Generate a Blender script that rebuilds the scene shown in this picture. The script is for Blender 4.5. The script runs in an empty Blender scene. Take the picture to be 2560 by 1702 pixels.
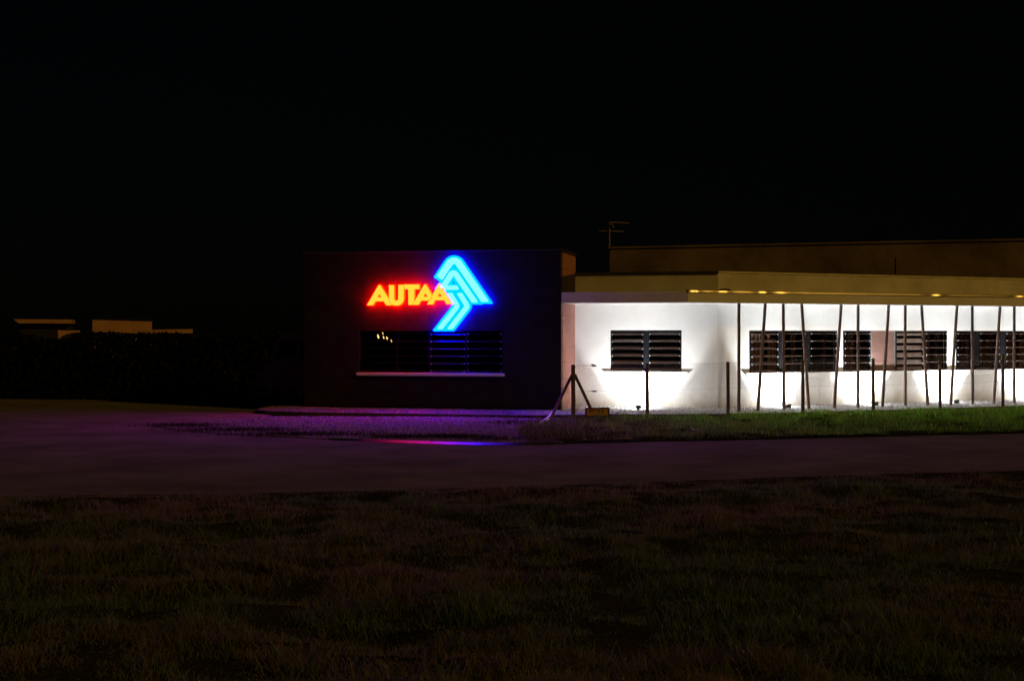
import bpy, bmesh, math, random
import numpy as np
from mathutils import Vector, noise
from mathutils.geometry import tessellate_polygon

random.seed(7)
rng = np.random.default_rng(7)
R = math.radians
scene = bpy.context.scene
COL = scene.collection

# ------------------------------------------------------------------ camera
F, W, HY = 3415.0, 2560.0, 835.0         # focal length (px), picture width, horizon row
CZ = 2.15                                # eye height above the office floor
cam_d = bpy.data.cameras.new('camera')
cam_d.sensor_width = 36.0
cam_d.lens = F / W * 36.0
cam_d.shift_y = -(851.0 - HY) / W
cam_d.clip_start = 0.1
cam_d.clip_end = 2000.0
cam = bpy.data.objects.new('camera', cam_d)
cam.location = (0, 0, CZ)
cam.rotation_euler = (R(90), 0, 0)
COL.objects.link(cam)
scene.camera = cam

# ------------------------------------------------------------------ sky, sun, exposure
SUN_AZ, SUN_EL = R(50), R(24)            # azimuth measured from the viewer's back towards the right
world = bpy.data.worlds.new('World')
scene.world = world
world.use_nodes = True
nt = world.node_tree
bg = nt.nodes['Background']
sky = nt.nodes.new('ShaderNodeTexSky')
sky.sky_type = 'NISHITA'
sky.sun_disc = False
sky.sun_elevation = SUN_EL
sky.sun_rotation = math.pi - SUN_AZ
nt.links.new(sky.outputs[0], bg.inputs[0])
bg.inputs[1].default_value = 0.00016

sun_d = bpy.data.lights.new('sodium_glow', 'SUN')
sun_d.energy = 0.56
sun_d.color = (1.0, 0.56, 0.09)
sun_d.angle = R(1.0)
sun = bpy.data.objects.new('sodium_glow', sun_d)
to_sun = Vector((math.sin(SUN_AZ) * math.cos(SUN_EL), -math.cos(SUN_AZ) * math.cos(SUN_EL), math.sin(SUN_EL)))
sun.rotation_euler = to_sun.to_track_quat('Z', 'Y').to_euler()
sun.location = to_sun * 60
COL.objects.link(sun)

scene.view_settings.view_transform = 'Standard'
scene.view_settings.look = 'None'
scene.view_settings.exposure = 0.0
scene.view_settings.gamma = 1.0
scene.view_settings.use_curve_mapping = False
scene.render.engine = 'CYCLES'
scene.cycles.use_denoising = True
scene.cycles.max_bounces = 8
scene.cycles.diffuse_bounces = 4
scene.cycles.sample_clamp_indirect = 12.0

FLOOD_W = 720.0
SIGN_R, SIGN_B = 105.0, 125.0           # returns and backs of the letters, which throw the halo on the wall
GZ = -0.15                               # level of the land outside the gravel apron

# ------------------------------------------------------------------ materials
def mat(name, c, rough=0.8, c2=None, scale=4.0, bump=0.0, bscale=None, metallic=0.0, spec=0.3, stretch=None, detail=6.0, lo=0.35, hi=0.65):
    m = bpy.data.materials.new(name)
    m.use_nodes = True
    n = m.node_tree.nodes; l = m.node_tree.links
    b = n['Principled BSDF']
    b.inputs['Base Color'].default_value = (*c, 1)
    b.inputs['Roughness'].default_value = rough
    b.inputs['Metallic'].default_value = metallic
    b.inputs['Specular IOR Level'].default_value = spec
    tc = n.new('ShaderNodeTexCoord')
    src = tc.outputs['Object']
    if stretch:
        mp = n.new('ShaderNodeMapping')
        mp.inputs['Scale'].default_value = stretch
        l.new(src, mp.inputs[0]); src = mp.outputs[0]
    if c2:
        t = n.new('ShaderNodeTexNoise')
        t.inputs['Scale'].default_value = scale
        t.inputs['Detail'].default_value = detail
        t.inputs['Roughness'].default_value = 0.62
        l.new(src, t.inputs['Vector'])
        r = n.new('ShaderNodeValToRGB')
        r.color_ramp.elements[0].position = lo
        r.color_ramp.elements[1].position = hi
        r.color_ramp.elements[0].color = (*c, 1)
        r.color_ramp.elements[1].color = (*c2, 1)
        l.new(t.outputs['Fac'], r.inputs[0])
        l.new(r.outputs[0], b.inputs['Base Color'])
    if bump:
        t2 = n.new('ShaderNodeTexNoise')
        t2.inputs['Scale'].default_value = bscale or scale * 6
        t2.inputs['Detail'].default_value = 5
        l.new(src, t2.inputs['Vector'])
        bp = n.new('ShaderNodeBump')
        bp.inputs['Strength'].default_value = bump
        bp.inputs['Distance'].default_value = 0.02
        l.new(t2.outputs['Fac'], bp.inputs['Height'])
        l.new(bp.outputs[0], b.inputs['Normal'])
    return m

def mat_attr(name, rough=0.75, trans=0.0):
    m = bpy.data.materials.new(name)
    m.use_nodes = True
    n = m.node_tree.nodes; l = m.node_tree.links
    b = n['Principled BSDF']
    a = n.new('ShaderNodeAttribute'); a.attribute_name = 'tint'
    l.new(a.outputs['Color'], b.inputs['Base Color'])
    b.inputs['Roughness'].default_value = rough
    b.inputs['Specular IOR Level'].default_value = 0.2
    if trans:
        t = n.new('ShaderNodeBsdfTranslucent')
        l.new(a.outputs['Color'], t.inputs['Color'])
        mx = n.new('ShaderNodeMixShader'); mx.inputs[0].default_value = trans
        l.new(b.outputs[0], mx.inputs[1]); l.new(t.outputs[0], mx.inputs[2])
        l.new(mx.outputs[0], n['Material Output'].inputs[0])
    return m

def emit(name, c, strength):
    m = bpy.data.materials.new(name)
    m.use_nodes = True
    n = m.node_tree.nodes
    n.remove(n['Principled BSDF'])
    e = n.new('ShaderNodeEmission')
    e.inputs[0].default_value = (*c, 1)
    e.inputs[1].default_value = strength
    m.node_tree.links.new(e.outputs[0], n['Material Output'].inputs[0])
    return m

def glass_mat(name):
    m = bpy.data.materials.new(name)
    m.use_nodes = True
    b = m.node_tree.nodes['Principled BSDF']
    b.inputs['Base Color'].default_value = (0.02, 0.022, 0.025, 1)
    b.inputs['Roughness'].default_value = 0.06
    b.inputs['Specular IOR Level'].default_value = 0.6
    return m

M = {}
M['white_wall'] = mat('white_render', (0.80, 0.79, 0.77), 0.9, (0.72, 0.70, 0.66), 1.2, 0.15, 60, lo=0.45, hi=0.8)
_m = M['white_wall']; _n = _m.node_tree.nodes; _l = _m.node_tree.links
_b = _n['Principled BSDF']; _old = _b.inputs['Base Color'].links[0].from_socket
_tc = _n.new('ShaderNodeTexCoord'); _sx = _n.new('ShaderNodeSeparateXYZ'); _l.new(_tc.outputs['Object'], _sx.inputs[0])
_no = _n.new('ShaderNodeTexNoise'); _no.inputs['Scale'].default_value = 2.6; _no.inputs['Detail'].default_value = 8; _l.new(_tc.outputs['Object'], _no.inputs['Vector'])
_ma = _n.new('ShaderNodeMath'); _ma.operation = 'MULTIPLY_ADD'; _ma.inputs[1].default_value = -0.55; _l.new(_no.outputs['Fac'], _ma.inputs[0]); _l.new(_sx.outputs['Z'], _ma.inputs[2])
_rp = _n.new('ShaderNodeMapRange'); _rp.inputs['From Min'].default_value = -0.26; _rp.inputs['From Max'].default_value = 0.18; _rp.inputs['To Min'].default_value = 0.75; _rp.inputs['To Max'].default_value = 0.0
_l.new(_ma.outputs[0], _rp.inputs['Value'])
_mx = _n.new('ShaderNodeMixRGB'); _mx.inputs[2].default_value = (0.36, 0.30, 0.20, 1)
_l.new(_rp.outputs[0], _mx.inputs[0]); _l.new(_old, _mx.inputs[1]); _l.new(_mx.outputs[0], _b.inputs['Base Color'])
M['parapet'] = mat('weathered_parapet', (0.62, 0.60, 0.54), 0.9, (0.40, 0.37, 0.31), 0.7, 0.15, 40, lo=0.4, hi=0.75)
M['soffit'] = mat('painted_slab', (0.74, 0.73, 0.71), 0.85, (0.60, 0.58, 0.55), 0.9, 0.1, 30, lo=0.45, hi=0.8)
M['dark_clad'] = mat('dark_brown_cladding', (0.017, 0.0135, 0.013), 0.62, (0.026, 0.020, 0.018), 3.0, 0.25, 50, spec=0.12)  # block cladding coloured dark, the shade of its front put into the colour
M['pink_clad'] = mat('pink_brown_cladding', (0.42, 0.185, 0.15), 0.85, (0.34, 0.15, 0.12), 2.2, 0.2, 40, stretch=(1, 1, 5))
M['board_pink'] = mat('dull_pink_board', (0.21, 0.115, 0.095), 0.8, (0.17, 0.09, 0.075), 2.2, 0.2, 40, stretch=(1, 1, 5))
M['bitumen'] = mat('roof_membrane', (0.05, 0.032, 0.026), 0.9, (0.03, 0.02, 0.018), 2.0)  # roof covering, also the colour of the painted shade on the flank
M['coping_dark'] = mat('dark_coping', (0.045, 0.04, 0.04), 0.6, (0.03, 0.028, 0.028), 3.0)
M['coping_light'] = mat('pale_coping', (0.66, 0.63, 0.5), 0.7, (0.5, 0.47, 0.38), 2.0)
M['frame'] = mat('dark_window_frame', (0.0075, 0.008, 0.0105), 0.5, (0.005, 0.005, 0.007), 4.0, spec=0.15)
M['slat'] = mat('glazed_slat', (0.17, 0.12, 0.105), 0.25, (0.13, 0.09, 0.08), 2.0, spec=0.5)
M['slat_dark'] = mat('smoked_glass_slat', (0.035, 0.035, 0.040), 0.10, (0.025, 0.025, 0.03), 2.0, spec=0.6)
M['slat_pale'] = mat('pale_slat', (0.38, 0.30, 0.28), 0.35, (0.31, 0.24, 0.225), 2.0, spec=0.5)
M['clip'] = mat('slat_clip_metal', (0.40, 0.39, 0.38), 0.4, (0.3, 0.3, 0.29), 3.0)
M['curtain'] = mat('brown_curtain', (0.085, 0.042, 0.022), 0.9, (0.045, 0.022, 0.012), 3.0, stretch=(6, 6, 0.3))
M['room'] = mat('dark_room', (0.02, 0.018, 0.017), 0.95, (0.012, 0.011, 0.01), 1.0)
M['sill'] = mat('white_sill', (0.74, 0.72, 0.68), 0.7, (0.6, 0.57, 0.52), 2.5, lo=0.45, hi=0.8)
M['timber'] = mat('weathered_timber', (0.24, 0.16, 0.13), 0.85, (0.12, 0.08, 0.07), 5.0, 0.5, 20, stretch=(4, 4, 0.4))
M['post'] = mat('old_fence_post', (0.17, 0.115, 0.085), 0.9, (0.08, 0.055, 0.045), 5.0, 0.5, 25)
M['wire'] = mat('galvanised_wire', (0.26, 0.26, 0.25), 0.5, (0.18, 0.17, 0.16), 10.0, metallic=0.3)
M['asphalt'] = mat('worn_asphalt', (0.225, 0.205, 0.165), 0.95, (0.115, 0.105, 0.085), 0.55, 0.9, 45, detail=11, spec=0.0, lo=0.3, hi=0.7)
M['wet'] = mat('wet_asphalt', (0.02, 0.02, 0.022), 0.48, (0.03, 0.03, 0.032), 2.0, 0.06, 8, spec=0.14)
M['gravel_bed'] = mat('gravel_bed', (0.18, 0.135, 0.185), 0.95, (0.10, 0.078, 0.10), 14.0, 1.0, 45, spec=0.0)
M['apron_bed'] = mat('white_gravel_bed', (0.74, 0.74, 0.78), 0.95, (0.55, 0.55, 0.57), 14.0, 1.0, 45)
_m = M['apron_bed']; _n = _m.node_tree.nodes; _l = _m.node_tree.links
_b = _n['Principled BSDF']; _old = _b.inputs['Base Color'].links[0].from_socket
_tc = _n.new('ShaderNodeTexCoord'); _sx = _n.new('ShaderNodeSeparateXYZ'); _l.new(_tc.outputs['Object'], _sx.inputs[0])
_rp = _n.new('ShaderNodeMapRange'); _rp.inputs['From Min'].default_value = -0.2; _rp.inputs['From Max'].default_value = 2.2; _rp.inputs['To Min'].default_value = 0.22; _rp.inputs['To Max'].default_value = 1.0  # whitens along X: floodlight put into the gravel colour
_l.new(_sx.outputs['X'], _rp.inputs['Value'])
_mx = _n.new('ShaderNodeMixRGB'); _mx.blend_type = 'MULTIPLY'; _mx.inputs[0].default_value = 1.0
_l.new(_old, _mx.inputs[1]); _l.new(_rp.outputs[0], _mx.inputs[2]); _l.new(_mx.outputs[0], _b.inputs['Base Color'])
M['kerb'] = mat('mossy_concrete', (0.085, 0.07, 0.05), 0.9, (0.05, 0.042, 0.032), 3.0, 0.4, 30)
M['soil'] = mat('bare_soil', (0.038, 0.032, 0.018), 0.95, (0.020, 0.019, 0.010), 1.3, 0.8, 18, spec=0.0)
M['tint'] = mat_attr('grass_blades', 0.75, 0.55)
M['stone'] = mat_attr('gravel_stones', 0.9)
M['leaf'] = mat_attr('hedge_leaves', 0.8)
M['back_wall'] = mat('stained_brown_wall', (0.30, 0.22, 0.14), 0.92, (0.13, 0.085, 0.055), 0.55, 0.2, 20, detail=8)
M['vent'] = mat('stained_trim', (0.19, 0.135, 0.085), 0.9, (0.14, 0.10, 0.06), 3.0)
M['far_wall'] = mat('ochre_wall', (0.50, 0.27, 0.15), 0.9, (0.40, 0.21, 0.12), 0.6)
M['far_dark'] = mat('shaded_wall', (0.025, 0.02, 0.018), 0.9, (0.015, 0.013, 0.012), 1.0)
M['metal_trim'] = mat('zinc_trim', (0.62, 0.56, 0.42), 0.33, (0.48, 0.43, 0.32), 2.0, metallic=1.0)
M['aerial'] = mat('aerial_metal', (0.32, 0.24, 0.19), 0.5, (0.2, 0.14, 0.11), 6.0)
M['paint'] = mat('dull_car_paint', (0.26, 0.24, 0.19), 0.3, (0.23, 0.21, 0.17), 2.0, spec=0.6)
M['tyre'] = mat('tyre_rubber', (0.02, 0.02, 0.02), 0.85, (0.014, 0.014, 0.014), 5)
M['rim'] = mat('steel_rim', (0.22, 0.22, 0.22), 0.4, (0.16, 0.16, 0.16), 5, metallic=0.6)
M['lampglass'] = mat('amber_lens', (0.5, 0.22, 0.04), 0.2, (0.45, 0.2, 0.04), 5)
M['glass'] = glass_mat('dark_glass')
M['board'] = mat('ochre_board', (0.42, 0.24, 0.05), 0.7, (0.26, 0.14, 0.035), 6.0, 0.2, 30)
M['board_frame'] = mat('dark_board_frame', (0.06, 0.035, 0.025), 0.8, (0.04, 0.025, 0.02), 5.0)
M['pipe'] = mat('pale_pipe', (0.80, 0.79, 0.78), 0.5, (0.66, 0.64, 0.62), 5.0)
M['scrap'] = mat('pale_litter', (0.62, 0.60, 0.58), 0.8, (0.5, 0.48, 0.45), 8.0)
M['black'] = mat('black_housing', (0.03, 0.03, 0.032), 0.5, (0.02, 0.02, 0.022), 5.0)
M['red_edge'] = emit('red_tube_edge', (1.0, 0.0017, 0.0), SIGN_R)
M['red_face'] = emit('lit_letter_face', (1.0, 0.0060, 0.00045), 120.0)
M['red_lip'] = emit('red_lip', (1.0, 0.010, 0.0), 18.0)
M['blue_edge'] = emit('blue_return', (0.0, 0.0030, 1.0), SIGN_B)
M['blue_lip'] = emit('cyan_rim', (0.0, 0.037, 1.0), 20.0)
M['blue_face'] = emit('lit_chevron_face', (0.0014, 0.0055, 1.0), 200.0)
M['lens'] = emit('flood_lens', (0.98, 0.99, 1.0), 850.0)
M['lens_wide'] = emit('wide_flood_lens', (0.98, 0.99, 1.0), 1500.0)
M['warm'] = emit('warm_bulb', (1.0, 0.62, 0.18), 1.6)  # glow added to stand for reflections in the dark window

# ------------------------------------------------------------------ helpers
class Frame:
    """vertical reference plane: u runs to the right, d outwards (towards the street), z up"""
    def __init__(s, o, di):
        l = math.hypot(*di); s.o = o; s.di = (di[0] / l, di[1] / l)
        s.n = (s.di[1], -s.di[0])
    def p(s, u, d, z):
        return Vector((s.o[0] + u * s.di[0] + d * s.n[0], s.o[1] + u * s.di[1] + d * s.n[1], z))
    def u(s, px, d=0.0):
        k = (px - 1280.0) / F
        ox, oy = s.o[0] + d * s.n[0], s.o[1] + d * s.n[1]
        return (k * oy - ox) / (s.di[0] - k * s.di[1])
    def uz(s, px, py, d=0.0):
        u = s.u(px, d)
        return u, CZ - (py - HY) / F * s.p(u, d, 0).y

def gpt(px, py, z=GZ):
    y = (CZ - z) * F / (py - HY)
    return ((px - 1280.0) / F * y, y)

def thing(name, label, cat, loc=(0, 0, 0), group=None):
    o = bpy.data.objects.new(name, None)
    o.empty_display_size = 0.3
    COL.objects.link(o)
    o.location = loc
    o['label'] = label; o['category'] = cat
    if group: o['group'] = group
    return o

def root_of(o):
    while o.parent: o = o.parent
    return o

class MB:
    def __init__(s): s.v = []; s.f = []
    def add(s, vs, fs):
        b = len(s.v); s.v += [Vector(v) for v in vs]; s.f += [tuple(i + b for i in f) for f in fs]
    def hexa(s, c):
        s.add(c, [(0, 3, 2, 1), (4, 5, 6, 7), (0, 1, 5, 4), (1, 2, 6, 5), (2, 3, 7, 6), (3, 0, 4, 7)])
    def box(s, fr, u0, u1, d0, d1, z0, z1):
        s.hexa([fr.p(u0, d1, z0), fr.p(u1, d1, z0), fr.p(u1, d0, z0), fr.p(u0, d0, z0),
                fr.p(u0, d1, z1), fr.p(u1, d1, z1), fr.p(u1, d0, z1), fr.p(u0, d0, z1)])
    def prism(s, pts, z0, z1):
        """closed plan polygon (counter-clockwise x,y) raised from z0 to z1"""
        n = len(pts)
        vs = [Vector((x, y, z0)) for x, y in pts] + [Vector((x, y, z1)) for x, y in pts]
        s.add(vs, [tuple(reversed(range(n))), tuple(range(n, 2 * n))] + [(i, (i + 1) % n, n + (i + 1) % n, n + i) for i in range(n)])
    def tube(s, pts, rad, seg=10, caps=True):
        pts = [Vector(p) for p in pts]
        rads = rad if isinstance(rad, (list, tuple)) else [rad] * len(pts)
        rings = []
        up = Vector((0, 0, 1))
        for i, p in enumerate(pts):
            t = (pts[min(i + 1, len(pts) - 1)] - pts[max(i - 1, 0)]).normalized()
            if i == 0:
                a = t.cross(up)
                if a.length < 0.2: a = t.cross(Vector((0, 1, 0)))
            else:
                a = a - t * a.dot(t)                     # carry the ring round without twisting it
            a.normalize(); b = t.cross(a).normalized()
            rings.append([p + (a * math.cos(2 * math.pi * k / seg) + b * math.sin(2 * math.pi * k / seg)) * rads[i] for k in range(seg)])
        vs = [v for r in rings for v in r]
        fs = []
        for i in range(len(pts) - 1):
            for k in range(seg):
                fs.append((i * seg + k, i * seg + (k + 1) % seg, (i + 1) * seg + (k + 1) % seg, (i + 1) * seg + k))
        if caps:
            fs.append(tuple(range(seg))); fs.append(tuple(reversed(range((len(pts) - 1) * seg, len(pts) * seg))))
        s.add(vs, fs)
    def wall(s, fr, us, zs, holes, d0, d1):
        """slab between d0 (back) and d1 (front) with rectangular openings (u0,u1,z0,z1)"""
        us = sorted(set(us) | {h[0] for h in holes} | {h[1] for h in holes})
        zs = sorted(set(zs) | {h[2] for h in holes} | {h[3] for h in holes})
        def solid(i, j):
            if i < 0 or j < 0 or i >= len(us) - 1 or j >= len(zs) - 1: return False
            cu, cz = (us[i] + us[i + 1]) / 2, (zs[j] + zs[j + 1]) / 2
            return not any(h[0] < cu < h[1] and h[2] < cz < h[3] for h in holes)
        for i in range(len(us) - 1):
            for j in range(len(zs) - 1):
                if not solid(i, j): continue
                a, b, c, e = us[i], us[i + 1], zs[j], zs[j + 1]
                s.add([fr.p(a, d1, c), fr.p(b, d1, c), fr.p(b, d1, e), fr.p(a, d1, e)], [(0, 1, 2, 3)])
                s.add([fr.p(a, d0, c), fr.p(b, d0, c), fr.p(b, d0, e), fr.p(a, d0, e)], [(3, 2, 1, 0)])
                if not solid(i - 1, j): s.add([fr.p(a, d0, c), fr.p(a, d1, c), fr.p(a, d1, e), fr.p(a, d0, e)], [(0, 1, 2, 3)])
                if not solid(i + 1, j): s.add([fr.p(b, d1, c), fr.p(b, d0, c), fr.p(b, d0, e), fr.p(b, d1, e)], [(0, 1, 2, 3)])
                if not solid(i, j - 1): s.add([fr.p(a, d0, c), fr.p(b, d0, c), fr.p(b, d1, c), fr.p(a, d1, c)], [(0, 1, 2, 3)])
                if not solid(i, j + 1): s.add([fr.p(a, d1, e), fr.p(b, d1, e), fr.p(b, d0, e), fr.p(a, d0, e)], [(0, 1, 2, 3)])
    def mesh(s, name, off=Vector((0, 0, 0))):
        me = bpy.data.meshes.new(name)
        me.from_pydata([tuple(v - off) for v in s.v], [], s.f)
        me.update()
        return me
    def build(s, name, m, parent=None, smooth=False, weld=False, bevel=0.0):
        off = root_of(parent).location if parent else Vector((0, 0, 0))
        me = s.mesh(name, off)
        if weld:
            bm = bmesh.new(); bm.from_mesh(me)
            bmesh.ops.remove_doubles(bm, verts=bm.verts, dist=1e-4)
            bmesh.ops.recalc_face_normals(bm, faces=bm.faces)
            bm.to_mesh(me); bm.free()
        me.materials.append(m)
        if smooth:
            me.polygons.foreach_set('use_smooth', [True] * len(me.polygons))
        o = bpy.data.objects.new(name, me)
        COL.objects.link(o)
        if parent: o.parent = parent
        if bevel:
            bv = o.modifiers.new('bevel', 'BEVEL'); bv.width = bevel; bv.segments = 2; bv.limit_method = 'ANGLE'
        return o

def structure(o): o['kind'] = 'structure'; return o
def tag(o, label, cat, group=None, kind=None):
    o['label'] = label; o['category'] = cat
    if group: o['group'] = group
    if kind: o['kind'] = kind
    return o

def np_mesh(name, verts, faces_flat, sizes, m, tint=None):
    me = bpy.data.meshes.new(name)
    nv, nf = len(verts), len(sizes)
    me.vertices.add(nv); me.vertices.foreach_set('co', np.ascontiguousarray(verts, dtype=np.float32).ravel())
    me.loops.add(len(faces_flat)); me.loops.foreach_set('vertex_index', np.ascontiguousarray(faces_flat, dtype=np.int32))
    me.polygons.add(nf)
    st = np.zeros(nf, dtype=np.int32); st[1:] = np.cumsum(sizes)[:-1]
    me.polygons.foreach_set('loop_start', st)
    me.polygons.foreach_set('loop_total', np.asarray(sizes, dtype=np.int32))
    me.update(calc_edges=True)
    if tint is not None:
        a = me.attributes.new('tint', 'FLOAT_COLOR', 'POINT')
        c = np.ones((nv, 4), dtype=np.float32); c[:, :3] = tint
        a.data.foreach_set('color', c.ravel())
    me.materials.append(m)
    o = bpy.data.objects.new(name, me)
    COL.objects.link(o)
    return o

def fillet(pts, rads, seg=7):
    """round the corners of a closed polygon"""
    out = []; n = len(pts)
    for i in range(n):
        p0, p1, p2 = Vector(pts[i - 1]), Vector(pts[i]), Vector(pts[(i + 1) % n])
        r = rads[i] if isinstance(rads, (list, tuple)) else rads
        a, b = (p0 - p1), (p2 - p1)
        la, lb = a.length, b.length
        if r <= 0 or la < 1e-6 or lb < 1e-6: out.append(p1.copy()); continue
        a.normalize(); b.normalize()
        ang = a.angle(b)
        if ang > 3.1: out.append(p1.copy()); continue
        t = min(r / math.tan(ang / 2), la * 0.48, lb * 0.48)
        r = t * math.tan(ang / 2)
        c = p1 + (a + b).normalized() * (r / math.sin(ang / 2))
        s0, s1 = (p1 + a * t) - c, (p1 + b * t) - c
        a0 = math.atan2(s0.y, s0.x); a1 = math.atan2(s1.y, s1.x)
        da = (a1 - a0 + math.pi) % (2 * math.pi) - math.pi
        for k in range(seg + 1):
            th = a0 + da * k / seg
            out.append(c + Vector((math.cos(th), math.sin(th))) * r)
    return out

def noise2(x, y, s, z=0.0):
    return noise.noise(Vector((x * s, y * s, z)))

# ------------------------------------------------------------------ reference planes
front = Frame((1.392, 38.64), (0.975, -0.2205))          # street face of the dark block (u <= 0)
W0 = front.p(0, -2.2, 0)
left_wall = Frame((W0.x, W0.y), (0.975, -0.2205))        # white wall next to the block
uB = left_wall.u(1795)
Bp = left_wall.p(uB, 0, 0)
right_wall = Frame((Bp.x, Bp.y), (0.9025, 0.4308))       # white wall behind the poles
uE = front.u(1720)
Ep = front.p(uE, 0, 0)
eave = Frame((Ep.x, Ep.y), (0.9025, 0.4308))             # outer edge of the canopy slab
side = Frame((1.392, 38.64), (0.2205, 0.975))            # flank of the dark block (u runs away)
fence_f = Frame((1.635, 36.5), (12.915, 4.0))
RW = 17.0                                                # length of the right wall, beyond the frame
BLOCK_W = 7.72
Z_EAVE0, Z_EAVE1 = 3.025, 3.33

# ------------------------------------------------------------------ ground
g = MB()
g.add([(-500, -60, -0.19), (500, -60, -0.19), (500, 900, -0.19), (-500, 900, -0.19)], [(0, 1, 2, 3)])
structure(g.build('ground', M['soil']))

def sheet(name, pts, z, m, step=None, amp=0.0):
    b = MB()
    tri = tessellate_polygon([[Vector((x, y, 0)) for x, y in pts]])
    b.add([(x, y, z) for x, y in pts], [tuple(t) for t in tri])
    o = b.build(name, m, weld=True)
    me = o.data
    if sum(p.normal.z for p in me.polygons) < 0: me.flip_normals()
    return structure(o)

near = [gpt(0, 1241), gpt(380, 1237), gpt(760, 1231), gpt(1100, 1222), gpt(1411, 1213), gpt(1750, 1201), gpt(2063, 1190), gpt(2560, 1177)]
far = [gpt(2560, 1083), gpt(2360, 1087), gpt(2171, 1092), gpt(2000, 1096), gpt(1846, 1100), gpt(1620, 1104), gpt(1411, 1109), gpt(1300, 1111), gpt(1194, 1111),
       gpt(1060, 1108), gpt(934, 1103), gpt(800, 1098), gpt(651, 1090), gpt(500, 1081), gpt(420, 1072), gpt(369, 1062)]
def ext(a, b, dx):
    k = (b[1] - a[1]) / (b[0] - a[0]); return (b[0] + dx, b[1] + k * dx)
road_pts = [ext(near[3], near[0], -70)] + near + [ext(near[4], near[-1], 60), ext(far[4], far[0], 60)] + far + \
           [(-8.2, 36.2), (-6.9, 37.9), (-6.6, 46.0), (-80.0, 62.0)]
sheet('road', road_pts, GZ, M['asphalt'])
lot_edge = far[6:]                                       # road edge, right to left
lot_pts = [lot_edge[0]] + lot_edge[1:] + [(-8.2, 36.2), (-6.9, 37.9)] + [(1.0, 37.6), (1.9, 36.6), gpt(1340, 1085)]
lot_pts = [(x, y + 0.0) for x, y in lot_pts]
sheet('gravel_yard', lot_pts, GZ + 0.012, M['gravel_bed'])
strip_pts = far[:8][::-1]
strip = [gpt(1330, 1111), *far[:6][::-1], ext(far[4], far[0], 30), (46, 56), (22, 46.5), (13.5, 41.5), (4.2, 36.9), (0.8, 36.4), gpt(1290, 1085)]
sheet('verge_soil', strip, GZ + 0.02, M['soil'])

# gravel apron with its kerb round the building
ap_in = [front.p(-BLOCK_W - 0.3, -0.2, 0), front.p(0.05, -0.2, 0)]
edge = [front.p(-9.1, 0.1, 0), front.p(-8.85, 0.75, 0), front.p(-8.3, 1.25, 0), front.p(-7.0, 1.55, 0), front.p(-3.5, 1.55, 0), front.p(-0.4, 1.6, 0)]
edge += [Vector((*gpt(1500, 1035, -0.06), 0)), Vector((*gpt(1700, 1035, -0.06), 0)), Vector((*gpt(1840, 1034, -0.06), 0)),
         Vector((*gpt(2050, 1028, -0.04), 0)), Vector((*gpt(2300, 1019, -0.02), 0)), Vector((*gpt(2560, 1009, 0.0), 0))]
e2 = edge[-1] - edge[-2]
edge.append(edge[-1] + e2 * 2.2)
inner = [front.p(-8.9, -1.2, 0), front.p(-8.1, -0.25, 0), front.p(-7.75, -0.25, 0), front.p(-7.0, -0.25, 0), front.p(-3.5, -0.25, 0), front.p(-0.1, -0.25, 0),
         left_wall.p(0.3, -0.2, 0), left_wall.p(2.6, -0.2, 0), right_wall.p(0.2, -0.2, 0), right_wall.p(3.2, -0.2, 0), right_wall.p(7.0, -0.2, 0), right_wall.p(11.6, -0.2, 0), right_wall.p(19.5, -0.2, 0)]
def lerp(a, b, t): return a + (b - a) * t
def apz(t): return 0.0 - 0.07 * t
ap = MB(); kb = MB()
NS = 14
rows = []
for i in range(len(edge) - 1):
    for k in range(12):
        rows.append((lerp(inner[i], inner[i + 1], k / 12), lerp(edge[i], edge[i + 1], k / 12)))
rows.append((inner[-1], edge[-1]))
vs = []
for (a, b) in rows:
    for j in range(NS + 1):
        p = lerp(a, b, j / NS)
        zz = apz(j / NS) + 0.012 * noise2(p.x, p.y, 3.0) + 0.006 * noise2(p.x, p.y, 9.0)
        vs.append((p.x, p.y, zz))
fs = []
for i in range(len(rows) - 1):
    for j in range(NS):
        q = i * (NS + 1) + j
        fs.append((q, q + 1, q + NS + 2, q + NS + 1))
ap.add(vs, fs)
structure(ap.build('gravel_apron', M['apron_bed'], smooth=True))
for i in range(len(rows) - 1):
    a0, b0 = rows[i]; a1, b1 = rows[i + 1]
    o0 = (b0 - a0).normalized(); o1 = (b1 - a1).normalized()
    w = 0.10
    zt = -0.055
    i0, i1, e0, e1 = b0, b1, b0 + o0 * w, b1 + o1 * w
    kb.hexa([(e0.x, e0.y, -0.18), (e1.x, e1.y, -0.18), (i1.x, i1.y, -0.18), (i0.x, i0.y, -0.18),
             (e0.x, e0.y, zt), (e1.x, e1.y, zt), (i1.x, i1.y, zt), (i0.x, i0.y, zt)])
structure(kb.build('kerb', M['kerb']))

# the near grass verge: lumpy turf
YN0, YN1 = 3.0, 19.0
near_line = [ext(near[3], near[0], -12)] + near + [ext(near[4], near[-1], 12)]
def near_y(x):
    for a, b in zip(near_line, near_line[1:]):
        if a[0] <= x <= b[0]: return a[1] + (b[1] - a[1]) * (x - a[0]) / (b[0] - a[0])
    return near_line[0][1] if x < near_line[0][0] else near_line[-1][1]
def turf(x, y):
    yb = near_y(x)
    k = max(0.0, min(1.0, (yb - y) / 1.2))
    h = 0.09 * noise2(x * 0.6, y, 0.9) + 0.08 * noise2(x * 0.7, y, 2.1, 4.0) + 0.03 * noise2(x, y, 5.0, 9.0)
    return GZ + 0.006 + k * (0.05 + h)
nx, ny = 190, 150
tv = []; tf = []
for j in range(ny + 1):
    for i in range(nx + 1):
        x = -16 + 32 * i / nx
        y = YN0 + (near_y(x) + 0.12 * noise2(x, 3, 1.1) - YN0) * j / ny
        tv.append((x, y, turf(x, y)))
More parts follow.
